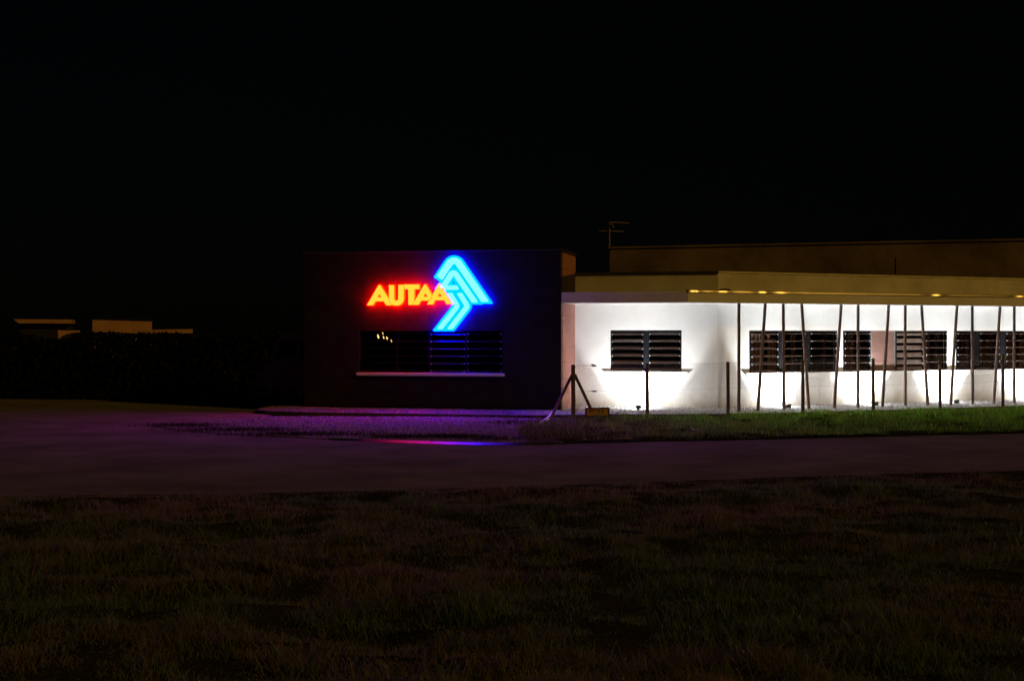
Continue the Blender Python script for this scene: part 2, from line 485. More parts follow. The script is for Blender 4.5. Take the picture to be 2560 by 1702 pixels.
for j in range(ny):
    for i in range(nx):
        q = j * (nx + 1) + i
        tf.append((q, q + 1, q + nx + 2, q + nx + 1))
t = MB(); t.add(tv, tf)
structure(t.build('verge', M['soil'], smooth=True))

# ------------------------------------------------------------------ grass and gravel (stuff)
def blades(name, pos, hgt, wid, lean, tint, seed):
    r = np.random.default_rng(seed)
    n = len(pos)
    yaw = r.uniform(0, 2 * np.pi, n)
    la = r.uniform(0, 2 * np.pi, n)
    lx, ly = np.cos(la) * lean * hgt, np.sin(la) * lean * hgt
    wx, wy = np.cos(yaw) * wid / 2, np.sin(yaw) * wid / 2
    z0 = np.zeros(n)
    V = np.empty((n, 5, 3), dtype=np.float32)
    for k, (s, ww, zz) in enumerate(((-1, 1, 0), (1, 1, 0), (1, 0.75, 0.55), (-1, 0.75, 0.55))):
        V[:, k, 0] = pos[:, 0] + s * wx * ww + lx * zz * zz
        V[:, k, 1] = pos[:, 1] + s * wy * ww + ly * zz * zz
        V[:, k, 2] = pos[:, 2] + hgt * zz
    V[:, 4, 0] = pos[:, 0] + lx; V[:, 4, 1] = pos[:, 1] + ly; V[:, 4, 2] = pos[:, 2] + hgt * (1 - 0.35 * lean)
    base = (np.arange(n) * 5)[:, None]
    f4 = base + np.array([0, 1, 2, 3]); f3 = base + np.array([3, 2, 4])
    flat = np.concatenate([f4, f3], axis=1).ravel()
    sizes = np.tile([4, 3], n)
    T = np.repeat(tint[:, None, :], 5, axis=1).reshape(-1, 3)
    o = np_mesh(name, V.reshape(-1, 3), flat, sizes, M['tint'], T)
    return o

N = 330000
yy = 5.0 + 16.5 * rng.random(N) ** 1.15
xx = (rng.random(N) * 2 - 1) * (0.42 * yy + 1.6)
pos = np.zeros((N, 3)); hg = np.zeros(N); tn = np.zeros((N, 3)); keep = np.ones(N, bool); ln = np.zeros(N)
green = np.array([0.105, 0.20, 0.05]); olive = np.array([0.17, 0.22, 0.07]); straw = np.array([0.26, 0.24, 0.10]); rust = np.array([0.19, 0.15, 0.055])
u1 = rng.random(N); u2 = rng.random(N); u3 = rng.random(N)
for i in range(N):
    x, y = xx[i], yy[i]
    if y > near_y(x) + 0.1 * noise2(x, 7, 2.0): keep[i] = False; continue
    a = noise2(x * 0.7, y, 0.8, 2.0); b = noise2(x, y, 1.9, 5.0); c = noise2(x * 0.6, y, 0.5, 8.0)
    if b + 0.5 * a < -0.34 and u3[i] > 0.6: keep[i] = False; continue
    pos[i] = (x, y, turf(x, y) - 0.01)
    k = max(0.22, 1.0 + 1.5 * b + 0.9 * a)
    edgek = min(1.0, 0.35 + (near_y(x) - y) / 3.0)
    hg[i] = (0.04 + 0.10 * u1[i]) * k * edgek
    if u2[i] > 0.988: hg[i] *= 2.0
    dry = 0.45 + 1.3 * c + 0.6 * a
    if u2[i] < dry * 0.75: tn[i] = straw * (0.45 + 0.75 * u3[i]) if u3[i] > 0.4 else rust * (0.6 + u1[i])
    else: tn[i] = (green if u3[i] > 0.4 else olive) * (0.6 + 0.8 * u1[i])
    ln[i] = 0.5 + 1.0 * u3[i]
pos, hg, tn, ln = pos[keep], hg[keep], tn[keep] * 1.05, ln[keep]
tag(blades('verge_grass', pos, hg, 0.004 + 0.003 * rng.random(len(pos)), ln, tn, 11), 'rough dry and green grass across the dark near verge', 'grass', kind='stuff')

# far strip of greener grass between road and fence
def in_poly(x, y, poly):
    c = False; n = len(poly)
    for i in range(n):
        x0, y0 = poly[i]; x1, y1 = poly[i - 1]
        if (y0 > y) != (y1 > y) and x < (x1 - x0) * (y - y0) / (y1 - y0) + x0: c = not c
    return c
N = 150000
xx = -1.2 + 21.0 * rng.random(N); yy = 27.5 + 17.0 * rng.random(N)
P = []; H = []; T = []; L = []
g1 = np.array([0.085, 0.25, 0.022]); g2 = np.array([0.17, 0.27, 0.03]); d1 = np.array([0.12, 0.11, 0.04])
strip_in = strip
for x, y in zip(xx, yy):
    if not in_poly(x, y + 0.22 * noise2(x, y, 1.7), strip_in): continue
    a = noise2(x * 0.8, y, 0.9, 1.0); b = noise2(x, y, 1.9, 3.0); c = noise2(x, y, 0.6, 6.0)
    k = 1.0 + 2.2 * a + 1.7 * b
    if k < 0.35 and random.random() > 0.30: continue
    fd = (Vector((x, y)) - Vector(fence_f.o)).dot(Vector(fence_f.n))          # distance in front of the fence
    if fd < 0.25 + 0.35 * b and x < 9 and random.random() > 0.04: continue      # bare soil by the kerb
    if fd < -0.4 and random.random() > 0.3: continue
    w = min(1.0, max(0.25, (fd + 0.7) / 1.3)) * min(1.0, 0.45 + (x + 1.0) / 5.0)
    hk = max(0.18, min(2.1, k))
    P.append((x, y, GZ + 0.01 + 0.03 * hk)); H.append((0.04 + 0.13 * random.random()) * hk * w * (2.4 if random.random() > 0.992 else 1))
    q = random.random()
    gx = min(1.0, max(0.0, (x - 0.0) / 4.0))
    dry = 0.08 + 0.35 * (1 - gx) + 0.5 * max(0.0, c)
    pt = 0.8 + 0.65 * hk
    T.append((g1 if q > 0.55 - 0.5 * c else g2) * (0.5 + 0.8 * random.random()) * pt * (0.5 + 0.5 * gx) if random.random() > dry else d1 * (0.6 + random.random()) * (0.45 + 0.55 * gx))
    L.append(0.4 + 1.0 * random.random())
P = np.array(P); H = np.array(H); T = np.array(T); L = np.array(L)
tag(blades('strip_grass', P, H, 0.008 + 0.005 * rng.random(len(P)), L, T, 12), 'green tufted grass strip between the road and the wire fence', 'grass', kind='stuff')

# weeds along the edge of the gravel yard
P = []; H = []; T = []; L = []
for cx, cy, sx, sy, n in ((*gpt(1120, 1095), .8, .26, 1500), (*gpt(985, 1096), .5, .25, 700), (*gpt(760, 1089), 1.4, .35, 1500), (*gpt(600, 1078), 1.3, .45, 1400), (*gpt(480, 1067), .8, .4, 600),
                          (*gpt(1240, 1101), .7, .2, 420), (*gpt(430, 1066), .8, .25, 350), (*gpt(1290, 1060), .7, .7, 500)):
    for _ in range(n):
        x, y = random.gauss(cx, sx * 0.6), random.gauss(cy, sy * 0.6)
        P.append((x, y, GZ + 0.01)); H.append(0.04 + 0.11 * random.random()); T.append(np.array([0.022, 0.026, 0.010]) * (0.5 + random.random())); L.append(0.5)
tag(blades('edge_weeds', np.array(P), np.array(H), np.full(len(P), 0.010), np.array(L), np.array(T), 13), 'low dark weeds along the edge of the purple-lit gravel', 'weeds', kind='stuff')

def stones(name, pts, size, base, label, seed, light_grade=None):
    r = np.random.default_rng(seed)
    n = len(pts)
    oc = np.array([(1, 0, 0), (0, 1, 0), (-1, 0, 0), (0, -1, 0), (0, 0, 1), (0, 0, -1)], float)
    fc = np.array([(0, 1, 4), (1, 2, 4), (2, 3, 4), (3, 0, 4), (1, 0, 5), (2, 1, 5), (3, 2, 5), (0, 3, 5)])
    s = size * (0.5 + r.random((n, 3))); s[:, 2] *= 0.7
    V = oc[None] * s[:, None, :] * (0.75 + 0.5 * r.random((n, 6, 1)))
    a = r.uniform(0, 6.28, n); ca, sa = np.cos(a)[:, None], np.sin(a)[:, None]
    X = V[:, :, 0] * ca - V[:, :, 1] * sa; Y = V[:, :, 0] * sa + V[:, :, 1] * ca
    V = np.stack([X, Y, V[:, :, 2]], axis=2) + pts[:, None, :]
    flat = ((np.arange(n) * 6)[:, None, None] + fc[None]).ravel()
    T = base[None] * (0.45 + 0.9 * r.random((n, 1))) * (1.0 if light_grade is None else light_grade)[..., None] if light_grade is not None else base[None] * (0.45 + 0.9 * r.random((n, 1))) * (0.94 + 0.12 * r.random((n, 3)))
    o = np_mesh(name, V.reshape(-1, 3), flat, np.full(n * 8, 3), M['stone'], np.repeat(T[:, None], 6, 1).reshape(-1, 3))
    return tag(o, label, 'gravel', kind='stuff')
pp = []
while len(pp) < 17000:
    x, y = random.uniform(-9.5, 2.2), random.uniform(27.8, 38.2)
    if in_poly(x, y, lot_pts): pp.append((x, y, GZ + 0.018))
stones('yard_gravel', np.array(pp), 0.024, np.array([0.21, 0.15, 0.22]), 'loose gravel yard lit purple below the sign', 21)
pp = []
for _ in range(15000):
    i = random.randrange(len(rows) - 1); a, b = rows[i]; a1, b1 = rows[i + 1]
    q = random.random(); tt = random.random()
    p = lerp(lerp(a, a1, q), lerp(b, b1, q), tt)
    pp.append((p.x, p.y, apz(tt) + 0.012))
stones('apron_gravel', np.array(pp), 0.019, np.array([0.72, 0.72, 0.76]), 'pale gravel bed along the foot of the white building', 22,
       np.clip(0.22 + (np.array(pp)[:, 0] + 0.2) / 2.4 * 0.78, 0.22, 1.0))  # stones whitened along X, floodlight painted into their tint

# shallow wet gutter on the road edge
pts = []
for px, py in ((820, 1099.5), (920, 1103), (1000, 1106), (1100, 1109.2), (1194, 1111.7), (1290, 1112), (1380, 1110.5)):
    pts.append(gpt(px, py))
wet = MB()
NSEG = 40
vs = []
for i in range(NSEG + 1):
    t_ = i / NSEG * (len(pts) - 1); k = min(int(t_), len(pts) - 2); f_ = t_ - k
    x = pts[k][0] + (pts[k + 1][0] - pts[k][0]) * f_; y = pts[k][1] + (pts[k + 1][1] - pts[k][1]) * f_
    hw = 0.13 * math.sin(math.pi * min(0.97, max(0.03, i / NSEG))) ** 0.6 * (1 + 0.3 * noise2(i * 0.4, 1, 1.0))
    vs += [(x, y + hw * 0.6, GZ + 0.044), (x, y - hw * 1.0, GZ + 0.006)]
wet.add(vs, [(2 * i, 2 * i + 1, 2 * i + 3, 2 * i + 2) for i in range(NSEG)])
structure(wet.build('wet_gutter', M['wet'], smooth=True))

# ------------------------------------------------------------------ the dark block with the sign
block = thing('office_block', 'dark windowed flat-roofed block carrying the red and blue sign', 'building', tuple(front.p(-BLOCK_W / 2, 0, 0)))
wu0, wz1 = front.uz(899, 827); wu1, wz0 = front.uz(1256, 931)
ZB = 4.56
wl = MB()
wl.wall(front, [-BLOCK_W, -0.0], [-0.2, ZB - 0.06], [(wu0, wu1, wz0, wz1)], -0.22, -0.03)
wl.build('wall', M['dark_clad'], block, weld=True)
# cladding panels, proud of the wall with open joints
PH = 0.437
col_us = [-BLOCK_W, -5.8, -3.86, -1.93, 0.0]
nrow = 10
for r_ in range(nrow):
    z0 = 0.05 + r_ * 0.446; z1 = z0 + 0.440
    for c_ in range(4):
        a, b = col_us[c_] + 0.003, col_us[c_ + 1] - 0.003
        segs = [(a, b, z0, z1)]
        if z1 > wz0 and z0 < wz1 and b > wu0 and a < wu1:
            segs = []
            zz0, zz1 = z0, z1
            if z0 < wz0 - 0.02: segs.append((a, b, z0, wz0)); zz0 = wz0
            if z1 > wz1 + 0.02: segs.append((a, b, wz1, z1)); zz1 = wz1
            if a < wu0 - 0.02: segs.append((a, wu0, zz0, zz1))
            if b > wu1 + 0.02: segs.append((wu1, b, zz0, zz1))
        if not segs: continue
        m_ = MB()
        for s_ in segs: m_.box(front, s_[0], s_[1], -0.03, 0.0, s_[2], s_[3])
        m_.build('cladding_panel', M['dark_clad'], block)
# flank facing the white wall, lit by the floods and the street light
SD = 2.37
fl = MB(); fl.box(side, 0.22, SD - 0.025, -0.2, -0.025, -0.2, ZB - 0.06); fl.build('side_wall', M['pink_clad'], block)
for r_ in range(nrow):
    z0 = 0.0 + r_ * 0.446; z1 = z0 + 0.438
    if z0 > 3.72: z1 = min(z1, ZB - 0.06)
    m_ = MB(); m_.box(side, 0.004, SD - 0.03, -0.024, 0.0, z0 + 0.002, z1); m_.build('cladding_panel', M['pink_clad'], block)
m_ = MB()                                              # added dark strip standing in for shade above the canopy roof, rising to the back
m_.hexa([side.p(0.0, 0.012, Z_EAVE1), side.p(SD, 0.012, Z_EAVE1), side.p(SD, 0.002, Z_EAVE1), side.p(0.0, 0.002, Z_EAVE1),
         side.p(0.0, 0.012, 3.76), side.p(SD, 0.012, 3.97), side.p(SD, 0.002, 3.97), side.p(0.0, 0.002, 3.76)])
m_.build('roof_upstand', M['bitumen'], block)
m_ = MB()
left_side = Frame(tuple(front.p(-BLOCK_W, 0, 0).xy), (0.2205, 0.975))
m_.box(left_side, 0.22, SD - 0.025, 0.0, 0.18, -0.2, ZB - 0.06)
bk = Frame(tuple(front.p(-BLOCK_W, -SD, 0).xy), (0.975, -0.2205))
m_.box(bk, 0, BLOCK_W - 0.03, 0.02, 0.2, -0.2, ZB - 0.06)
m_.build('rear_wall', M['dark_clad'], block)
m_ = MB(); m_.box(front, -BLOCK_W + 0.2, -0.2, -SD + 0.25, -0.25, ZB - 0.35, ZB - 0.2); m_.build('roof', M['bitumen'], block)
m_ = MB()
m_.box(front, -BLOCK_W - 0.03, 0.03, -0.26, 0.03, ZB - 0.058, ZB)
m_.box(side, 0.262, SD + 0.03, -0.26, 0.03, ZB - 0.058, ZB)
m_.build('coping', M['coping_dark'], block)
# dim room behind the window
m_ = MB()
m_.box(front, -BLOCK_W + 0.25, -0.25, -1.9, -1.8, 0.0, 4.0)
m_.box(front, -BLOCK_W + 0.25, -0.25, -1.79, -0.23, 0.2, 0.25)
m_.box(front, -BLOCK_W + 0.25, -0.25, -1.79, -0.23, 2.9, 2.95)
m_.build('room', M['room'], block)

def louvre_window(fr, parent, u0, u1, z0, z1, tilt, slatm, n=6, depth=0.14, dpos=-0.07, rail=0.03, clips=True, zs=None, name='window'):
    """one jalousie bay: dark frame, tilted slats, bright end clips"""
    f = MB()
    fr_d0, fr_d1 = dpos - 0.05, dpos + 0.05
    f.box(fr, u0, u0 + rail, fr_d0, fr_d1, z0, z1); f.box(fr, u1 - rail, u1, fr_d0, fr_d1, z0, z1)
    f.box(fr, u0 + rail, u1 - rail, fr_d0, fr_d1, z1 - 0.035, z1); f.box(fr, u0 + rail, u1 - rail, fr_d0, fr_d1, z0, z0 + 0.03)
    w = f.build(name, M['frame'], parent)
    a, b = u0 + rail + 0.004, u1 - rail - 0.004
    zs = zs or [z1 - 0.085 - (z1 - z0 - 0.135) * k / (n - 1) for k in range(n)]
    proto = None
    ct, st = math.cos(R(tilt)), math.sin(R(tilt))
    mid = (z0 + z1) / 2
    cl = MB()
    for z in zs:
        if proto is None:
            s_ = MB(); h = depth / 2; t2 = 0.004
            c = []
            for (dd, tt) in ((h, -t2), (-h, -t2), (-h, t2), (h, t2)):
                c.append((dd * ct - tt * st, -dd * st + tt * ct))
            c8 = [fr.p(a, dpos + c[0][0], mid + c[0][1]), fr.p(b, dpos + c[0][0], mid + c[0][1]), fr.p(b, dpos + c[1][0], mid + c[1][1]), fr.p(a, dpos + c[1][0], mid + c[1][1]),
                  fr.p(a, dpos + c[3][0], mid + c[3][1]), fr.p(b, dpos + c[3][0], mid + c[3][1]), fr.p(b, dpos + c[2][0], mid + c[2][1]), fr.p(a, dpos + c[2][0], mid + c[2][1])]
            s_.hexa(c8)
            proto = s_.build('slat', slatm, w)
            o = proto
        else:
            o = proto.copy(); COL.objects.link(o); o.parent = w
        o.location = (0, 0, z - mid)
        if clips:
            zc = z - depth / 2 * st * 0.9
            dc = dpos + depth / 2 * ct + 0.002
            for uu in (a + 0.004, b - 0.034):
                cl.box(fr, uu, uu + 0.03, dc, dc + 0.010, zc - 0.016, zc + 0.020)
    if clips:
        c_ = cl.build('slat_clip', M['clip'], w); c_['kind'] = 'stuff'
    return w

bays = [(899, 992), (992, 1073), (1073, 1165), (1165, 1256)]
for k, (a, b) in enumerate(bays):
    louvre_window(front, block, front.u(a) + 0.002, front.u(b) - 0.002, wz0 + 0.002, wz1 - 0.002, (2, 3, 24, 9)[k], M['slat_dark'], n=6, clips=(k > 1), dpos=-0.09)
u0, zs1 = front.uz(891, 931, 0.12); u1, zs0 = front.uz(1259, 941, 0.12)
m_ = MB(); m_.box(front, u0, u1, 0.001, 0.13, zs0, zs1); m_.build('window_sill', M['sill'], block, bevel=0.008)

# glowing beads added for the warm reflections in the dark window
side_words = ['largest warm light in the dark window, leftmost of five', 'uppermost small warm light in the dark window', 'small warm light in the dark window below the uppermost one',
              'second brightest warm light in the dark window, right of centre', 'faint warm light in the dark window, rightmost of five']
for k, (px, py, h, w_) in enumerate(((945.5, 841, 0.115, 0.026), (957.2, 833.5, 0.06, 0.016), (959, 843.5, 0.08, 0.017), (967.5, 845, 0.09, 0.020), (978.5, 852, 0.075, 0.013))):
    u, z = front.uz(px, py, -0.30)
    m_ = MB()
    pts_ = [front.p(u - 0.016, -0.30, z + h / 2), front.p(u - 0.008, -0.30, z + h / 4), front.p(u, -0.30, z), front.p(u + 0.008, -0.30, z - h / 4), front.p(u + 0.016, -0.30, z - h / 2)]
    off = front.p(u, -0.30, z)
    reflection = thing('window_lamp', side_words[k], 'lamp', tuple(off), 'warm lights in the dark window')
    m_.tube(pts_, [w_ * .35, w_ * .8, w_, w_ * .9, w_ * .4], 8)
    m_.build('bulb', M['warm'], reflection, smooth=True)
    m_ = MB(); m_.tube([front.p(u - 0.016, -0.30, z + h / 2), front.p(u - 0.016, -0.30, 2.9)], 0.003, 6); m_.build('cord', M['black'], reflection)  # made-up hanger for the added glow

# ------------------------------------------------------------------ the illuminated sign
sign = thing('illuminated_sign', 'glowing shop sign with AUTAA in red beside a blue double arrow', 'sign', tuple(front.p(front.u(1080), 0.1, 3.7)))
def to_plane(pts, d):
    return [Vector(front.uz(p[0], p[1], d)) for p in pts]

def lip_faces(o, m):
    o.data.materials.append(m)
    nv = Vector((front.n[0], front.n[1], 0)); dref = nv.dot(Vector((front.o[0], front.o[1], 0)) - root_of(o.parent).location) + 0.10
    for p in o.data.polygons:
        if abs(p.normal.dot(nv)) > 0.95 and nv.dot(p.center) > dref: p.material_index = 1

def can(name, face_name, loops, d0, d1, rim, m_edge, m_face):
    """extruded lettershape: can with lip (part) and lit face (sub-part). loops in picture px, first outer then holes"""
    L2 = [to_plane(l, d1) for l in loops]
    flat = [p for l in L2 for p in l]
    tris = tessellate_polygon([[Vector((p.x, p.y, 0)) for p in l] for l in L2])
    bm = bmesh.new()
    vv = [bm.verts.new((p.x, p.y, 0)) for p in flat]
    for t_ in tris:
        try: bm.faces.new([vv[i] for i in t_])
        except ValueError: pass
    bmesh.ops.recalc_face_normals(bm, faces=bm.faces)
    inner_ = bm.faces[:]
    bmesh.ops.inset_region(bm, faces=inner_, thickness=rim, depth=0, use_even_offset=True, use_boundary=True)
    inner_ = [f for f in inner_ if f.is_valid]
    inset = set(inner_)
    e = MB(); fa = MB()
    for f in bm.faces:
        P_ = [v.co for v in f.verts]
        tgt = fa if f in inset else e
        dd = d1 + (0.004 if f in inset else 0.0)
        tgt.add([front.p(p.x, dd, p.y) for p in P_], [tuple(range(len(P_)))])
    bm.free()
    for t_ in tris:
        e.add([front.p(flat[i].x, d0, flat[i].y) for i in t_], [(0, 1, 2)])
    for l in L2:
        n = len(l)
        for i in range(n):
            p, q = l[i], l[(i + 1) % n]
            e.add([front.p(p.x, d0, p.y), front.p(q.x, d0, q.y), front.p(q.x, d1, q.y), front.p(p.x, d1, p.y)], [(0, 1, 2, 3)])
    o = e.build(name, m_edge, sign)
    lip_faces(o, M['red_lip'])
    fo = fa.build(face_name, m_face, o)
    return o

def lp(pts, r): return fillet([(900 + x / 9.829, 680 + y / 9.829) for x, y in pts], r)
letters = [
    [lp([(165, 812), (452, 316), (500, 316), (722, 660), (790, 825), (640, 825), (578, 728), (385, 728), (322, 825), (170, 825)], 1.2), lp([(477, 556), (444, 612), (512, 612)], 0.3)],
    [lp([(702, 315), (845, 315), (852, 660), (868, 692), (890, 698), (915, 690), (932, 660), (935, 308), (1088, 308), (1088, 640), (1075, 720), (1030, 785), (965, 825), (890, 836), (815, 825), (760, 790), (718, 730), (705, 640)], 1.1)],
    [lp([(1060, 297), (1468, 297), (1468, 432), (1345, 432), (1345, 815), (1182, 815), (1178, 432), (1060, 432)], 1.4)],
    [lp([(1275, 815), (1575, 298), (1625, 298), (1775, 545), (1770, 640), (1680, 712), (1502, 712), (1440, 815)], 1.2), lp([(1608, 538), (1572, 598), (1646, 598)], 0.3)],
    [lp([(1640, 790), (1925, 290), (1972, 290), (2292, 790), (2120, 798), (2060, 700), (1852, 700), (1798, 805), (1650, 805)], 1.2), lp([(1960, 532), (1922, 594), (1998, 594)], 0.3)],
]
for k, lo_ in enumerate(letters):
    o = can('letter', 'letter_face', lo_, 0.05 + 0.001 * k, 0.150 + 0.006 * (k % 2) + 0.0015 * k, 0.014, M['red_edge'], M['red_face'])
    o['label'] = 'red letter ' + 'AUTAA'[k] + [' at the start of the sign', '', '', ' in the middle of the word', ' touching the blue arrow'][k]

def stroke(pts, w, radii, end_ext=0.0, cuts=(None, None), er=2.0):
    """polygon of a thick polyline with rounded bends; pts in px"""
    P_ = [Vector(p) for p in pts]
    P_[0] = P_[0] + (P_[0] - P_[1]).normalized() * end_ext
    P_[-1] = P_[-1] + (P_[-1] - P_[-2]).normalized() * end_ext
    dirs = [(P_[i + 1] - P_[i]).normalized() for i in range(len(P_) - 1)]
    nrm = [Vector((-d.y, d.x)) for d in dirs]
    def isect(p, d, q, e):
        den = d.x * e.y - d.y * e.x
        t_ = ((q.x - p.x) * e.y - (q.y - p.y) * e.x) / den
        return p + d * t_
    sides = []
    for sg in (1, -1):
        out = []
        o0 = nrm[0] * sg * w / 2
        c0 = Vector(cuts[0]) if cuts[0] else nrm[0]
        out.append((isect(P_[0] + o0, dirs[0], P_[0], c0), er))
        for i in range(1, len(P_) - 1):
            v = isect(P_[i - 1] + nrm[i - 1] * sg * w / 2, dirs[i - 1], P_[i] + nrm[i] * sg * w / 2, dirs[i])
            turn = dirs[i - 1].x * dirs[i].y - dirs[i - 1].y * dirs[i].x
            rr = radii[i - 1] + (-sg if turn > 0 else sg) * w / 2
            out.append((v, max(0.6, rr)))
        c1 = Vector(cuts[1]) if cuts[1] else nrm[-1]
        out.append((isect(P_[-1] + nrm[-1] * sg * w / 2, dirs[-1], P_[-1], c1), er))
        sides.append(out)
    poly = sides[0] + sides[1][::-1]
    return fillet([p for p, _ in poly], [r_ for _, r_ in poly])

def c3(x, y): return (1070 + x / 13.067, 620 + y / 13.067)
def c4(x, y): return (1070 + x / 13.067, 720 + y / 13.067)
H_ = (1, 0)
strokes = [
    ('outer', [c3(372, 985), c3(850, 278), c4(1868, 450)], 16.0, [14.0], (None, H_)),
    ('inner', [c3(470, 1300), c3(829, 752), c4(1540, 475)], 13.0, [6.5], (H_, H_)),
    ('bar', [c3(520, 1296), c3(985, 1296)], 10.5, [], (None, (0.5, 0.85))),
    ('low_left', [c4(700, 160), c4(962, 592), c4(372, 1345)], 11.5, [6.0], (H_, H_)),
    ('low_right', [c4(1020, 160), c4(1292, 592), c4(708, 1345)], 11.5, [6.0], (H_, H_)),
]
RIM = 5.6
for k, (nm, pts_, w_, rr, cuts) in enumerate(strokes):
    ext_ = RIM / 0.9 if nm != 'bar' else 1.0
    rim_k = 7.6 if nm == 'inner' else RIM
    outer = stroke(pts_, w_ + 2 * rim_k, rr, ext_, cuts, 2.5)
    L2 = to_plane(outer, 0.13)
    e = MB()
    d0, d1 = 0.05 + 0.0015 * k, 0.135 + 0.004 * k
    tr = tessellate_polygon([[Vector((p.x, p.y, 0)) for p in L2]])
    for t_ in tr:
        e.add([front.p(L2[i].x, d1, L2[i].y) for i in t_], [(0, 1, 2)])
        e.add([front.p(L2[i].x, d0, L2[i].y) for i in t_], [(2, 1, 0)])
    for i in range(len(L2)):
        p, q = L2[i], L2[(i + 1) % len(L2)]
        e.add([front.p(p.x, d0, p.y), front.p(q.x, d0, q.y), front.p(q.x, d1, q.y), front.p(p.x, d1, p.y)], [(0, 1, 2, 3)])
    o = e.build('arrow_stroke', M['blue_edge'], sign)
    lip_faces(o, M['blue_lip'])
    o['label'] = {'outer': 'outer blue stroke of the upper arrow', 'inner': 'inner blue stroke of the upper arrow', 'bar': 'short blue crossbar inside the upper arrow',
                  'low_left': 'left blue stroke of the lower bent arrow', 'low_right': 'right blue stroke of the lower bent arrow'}[nm]
    innr = stroke(pts_, w_, rr, 0.0, cuts, 2.5)
    L3 = to_plane(innr, 0.16)
    fa = MB()
    f0, f1 = d1 + 0.0005, 0.160 + 0.003 * k
    for t_ in tessellate_polygon([[Vector((p.x, p.y, 0)) for p in L3]]):
        fa.add([front.p(L3[i].x, f1, L3[i].y) for i in t_], [(0, 1, 2)])
    for i in range(len(L3)):
        p, q = L3[i], L3[(i + 1) % len(L3)]
        fa.add([front.p(p.x, f0, p.y), front.p(q.x, f0, q.y), front.p(q.x, f1, q.y), front.p(p.x, f1, p.y)], [(0, 1, 2, 3)])
    fa.build('stroke_face', M['blue_face'], o)
for px, py in ((930, 745), (1010, 745), (1065, 745), (1110, 690), (1200, 740), (1125, 800)):
    u, z = front.uz(px, py, 0.03)
    m_ = MB(); m_.box(front, u - 0.012, u + 0.012, 0.0012, 0.0495, z - 0.012, z + 0.012); m_.build('standoff', M['black'], sign)

# ------------------------------------------------------------------ the white wing
wing = thing('office_wing', 'floodlit white single-storey wing with louvred windows and overhanging roof slab', 'building', tuple(right_wall.p(4, 0, 0)))
w1u0, w1z1 = left_wall.uz(1526, 825.5); w1u1, w1z0 = left_wall.uz(1704, 929)
m_ = MB()
m_.wall(left_wall, [0.003, uB], [-0.2, Z_EAVE0], [(w1u0, w1u1, w1z0, w1z1)], -0.2, 0.0)
m_.build('wall', M['white_wall'], wing, weld=True)
su0 = right_wall.u(1873); sz1 = 2.255; sz0 = 1.00
SU1 = 16.0
m_ = MB()
m_.wall(right_wall, [0.0, RW], [-0.2, Z_EAVE0], [(su0, SU1, sz0, sz1)], -0.2, 0.0)
m_.build('wall', M['white_wall'], wing, weld=True)
m_ = MB()
m_.wall(left_wall, [0.003, uB], [Z_EAVE1, 3.89], [], -0.2, 0.0)
m_.build('parapet', M['parapet'], wing, weld=True)
m_ = MB()
m_.wall(right_wall, [0.0, RW], [Z_EAVE1, 3.93], [], -0.2, 0.0)
m_.build('parapet', M['parapet'], wing, weld=True)
m_ = MB(); m_.box(left_wall, 0.01, uB - 0.03, -0.24, 0.03, 3.892, 3.985); m_.build('coping', M['coping_dark'], wing)
m_ = MB(); m_.box(right_wall, 0.0, RW, -0.24, 0.03, 3.932, 3.985); m_.build('coping', M['coping_light'], wing)
# canopy slab (soffit and fascia)
def xy(v): return (v.x, v.y)
slab = [xy(front.p(0.006, 0, 0)), xy(eave.p(0, 0, 0)), xy(eave.p(18.6, 0, 0)), xy(right_wall.p(RW + 0.3, -0.22, 0)), xy(right_wall.p(0.0, -0.22, 0)), xy(left_wall.p(0.006, -0.22, 0))]
m_ = MB(); m_.prism(slab, Z_EAVE0, Z_EAVE1); m_.build('roof_slab', M['soffit'], wing, bevel=0.01)
# zinc drip trim on the canopy edge, slightly buckled
m_ = MB()
dents = [(eave.u(px, 0.015), w_, a_) for px, w_, a_ in ((1735, .16, .17), (1806, .20, .16), (1905, .18, .17), (1950, .30, .09), (2338, .26, .17), (2548, .30, .16), (2660, .2, .15))]
def trim_d(u):
    d = 0.004 * noise2(u, 5.0, 1.1)
    for u0_, w_, a_ in dents:
        x = (u - u0_) / w_
        d += a_ * (u - u0_) * math.exp(-x * x)
    return 0.050 + d
TP = [(0.0, -0.02), (0.0085, 0.018), (-0.004, 0.034), (-0.10, 0.040), (-0.10, 0.004), (-0.002, -0.02)]
NU = 620; NA = len(TP)
vs = []
for i in range(NU + 1):
    u = 0.0 + 18.3 * i / NU
    dd = trim_d(u); w2 = 0.003 * noise2(u, 9.0, 1.3)
    for k, (a_, z_) in enumerate(TP):
        if k == 0: q = (dd, z_)
        elif k == 1: q = (dd - 0.0105, z_ + 0.014)
        elif k == 2: q = (dd - 0.020, z_ + 0.012)
        elif k == 5: q = (0.002, z_)
        else: q = (a_, z_)
        vs.append(eave.p(u, q[0], Z_EAVE1 + q[1] + w2))
fs = [(i * NA + k, i * NA + (k + 1) % NA, (i + 1) * NA + (k + 1) % NA, (i + 1) * NA + k) for i in range(NU) for k in range(NA)]
m_.add(vs, fs)
m_.build('edge_trim', M['metal_trim'], wing, weld=True)
# roof vent cap
u, z = right_wall.uz(1812, 722, 0.5)
m_ = MB(); c_ = right_wall.p(u, 0.5, 0)
m_.tube([(c_.x, c_.y, Z_EAVE1 + 0.001), (c_.x, c_.y, Z_EAVE1 + 0.07), (c_.x, c_.y, Z_EAVE1 + 0.085), (c_.x, c_.y, Z_EAVE1 + 0.12)], [0.10, 0.10, 0.19, 0.12], 14)
m_.build('roof_vent', M['coping_dark'], wing)
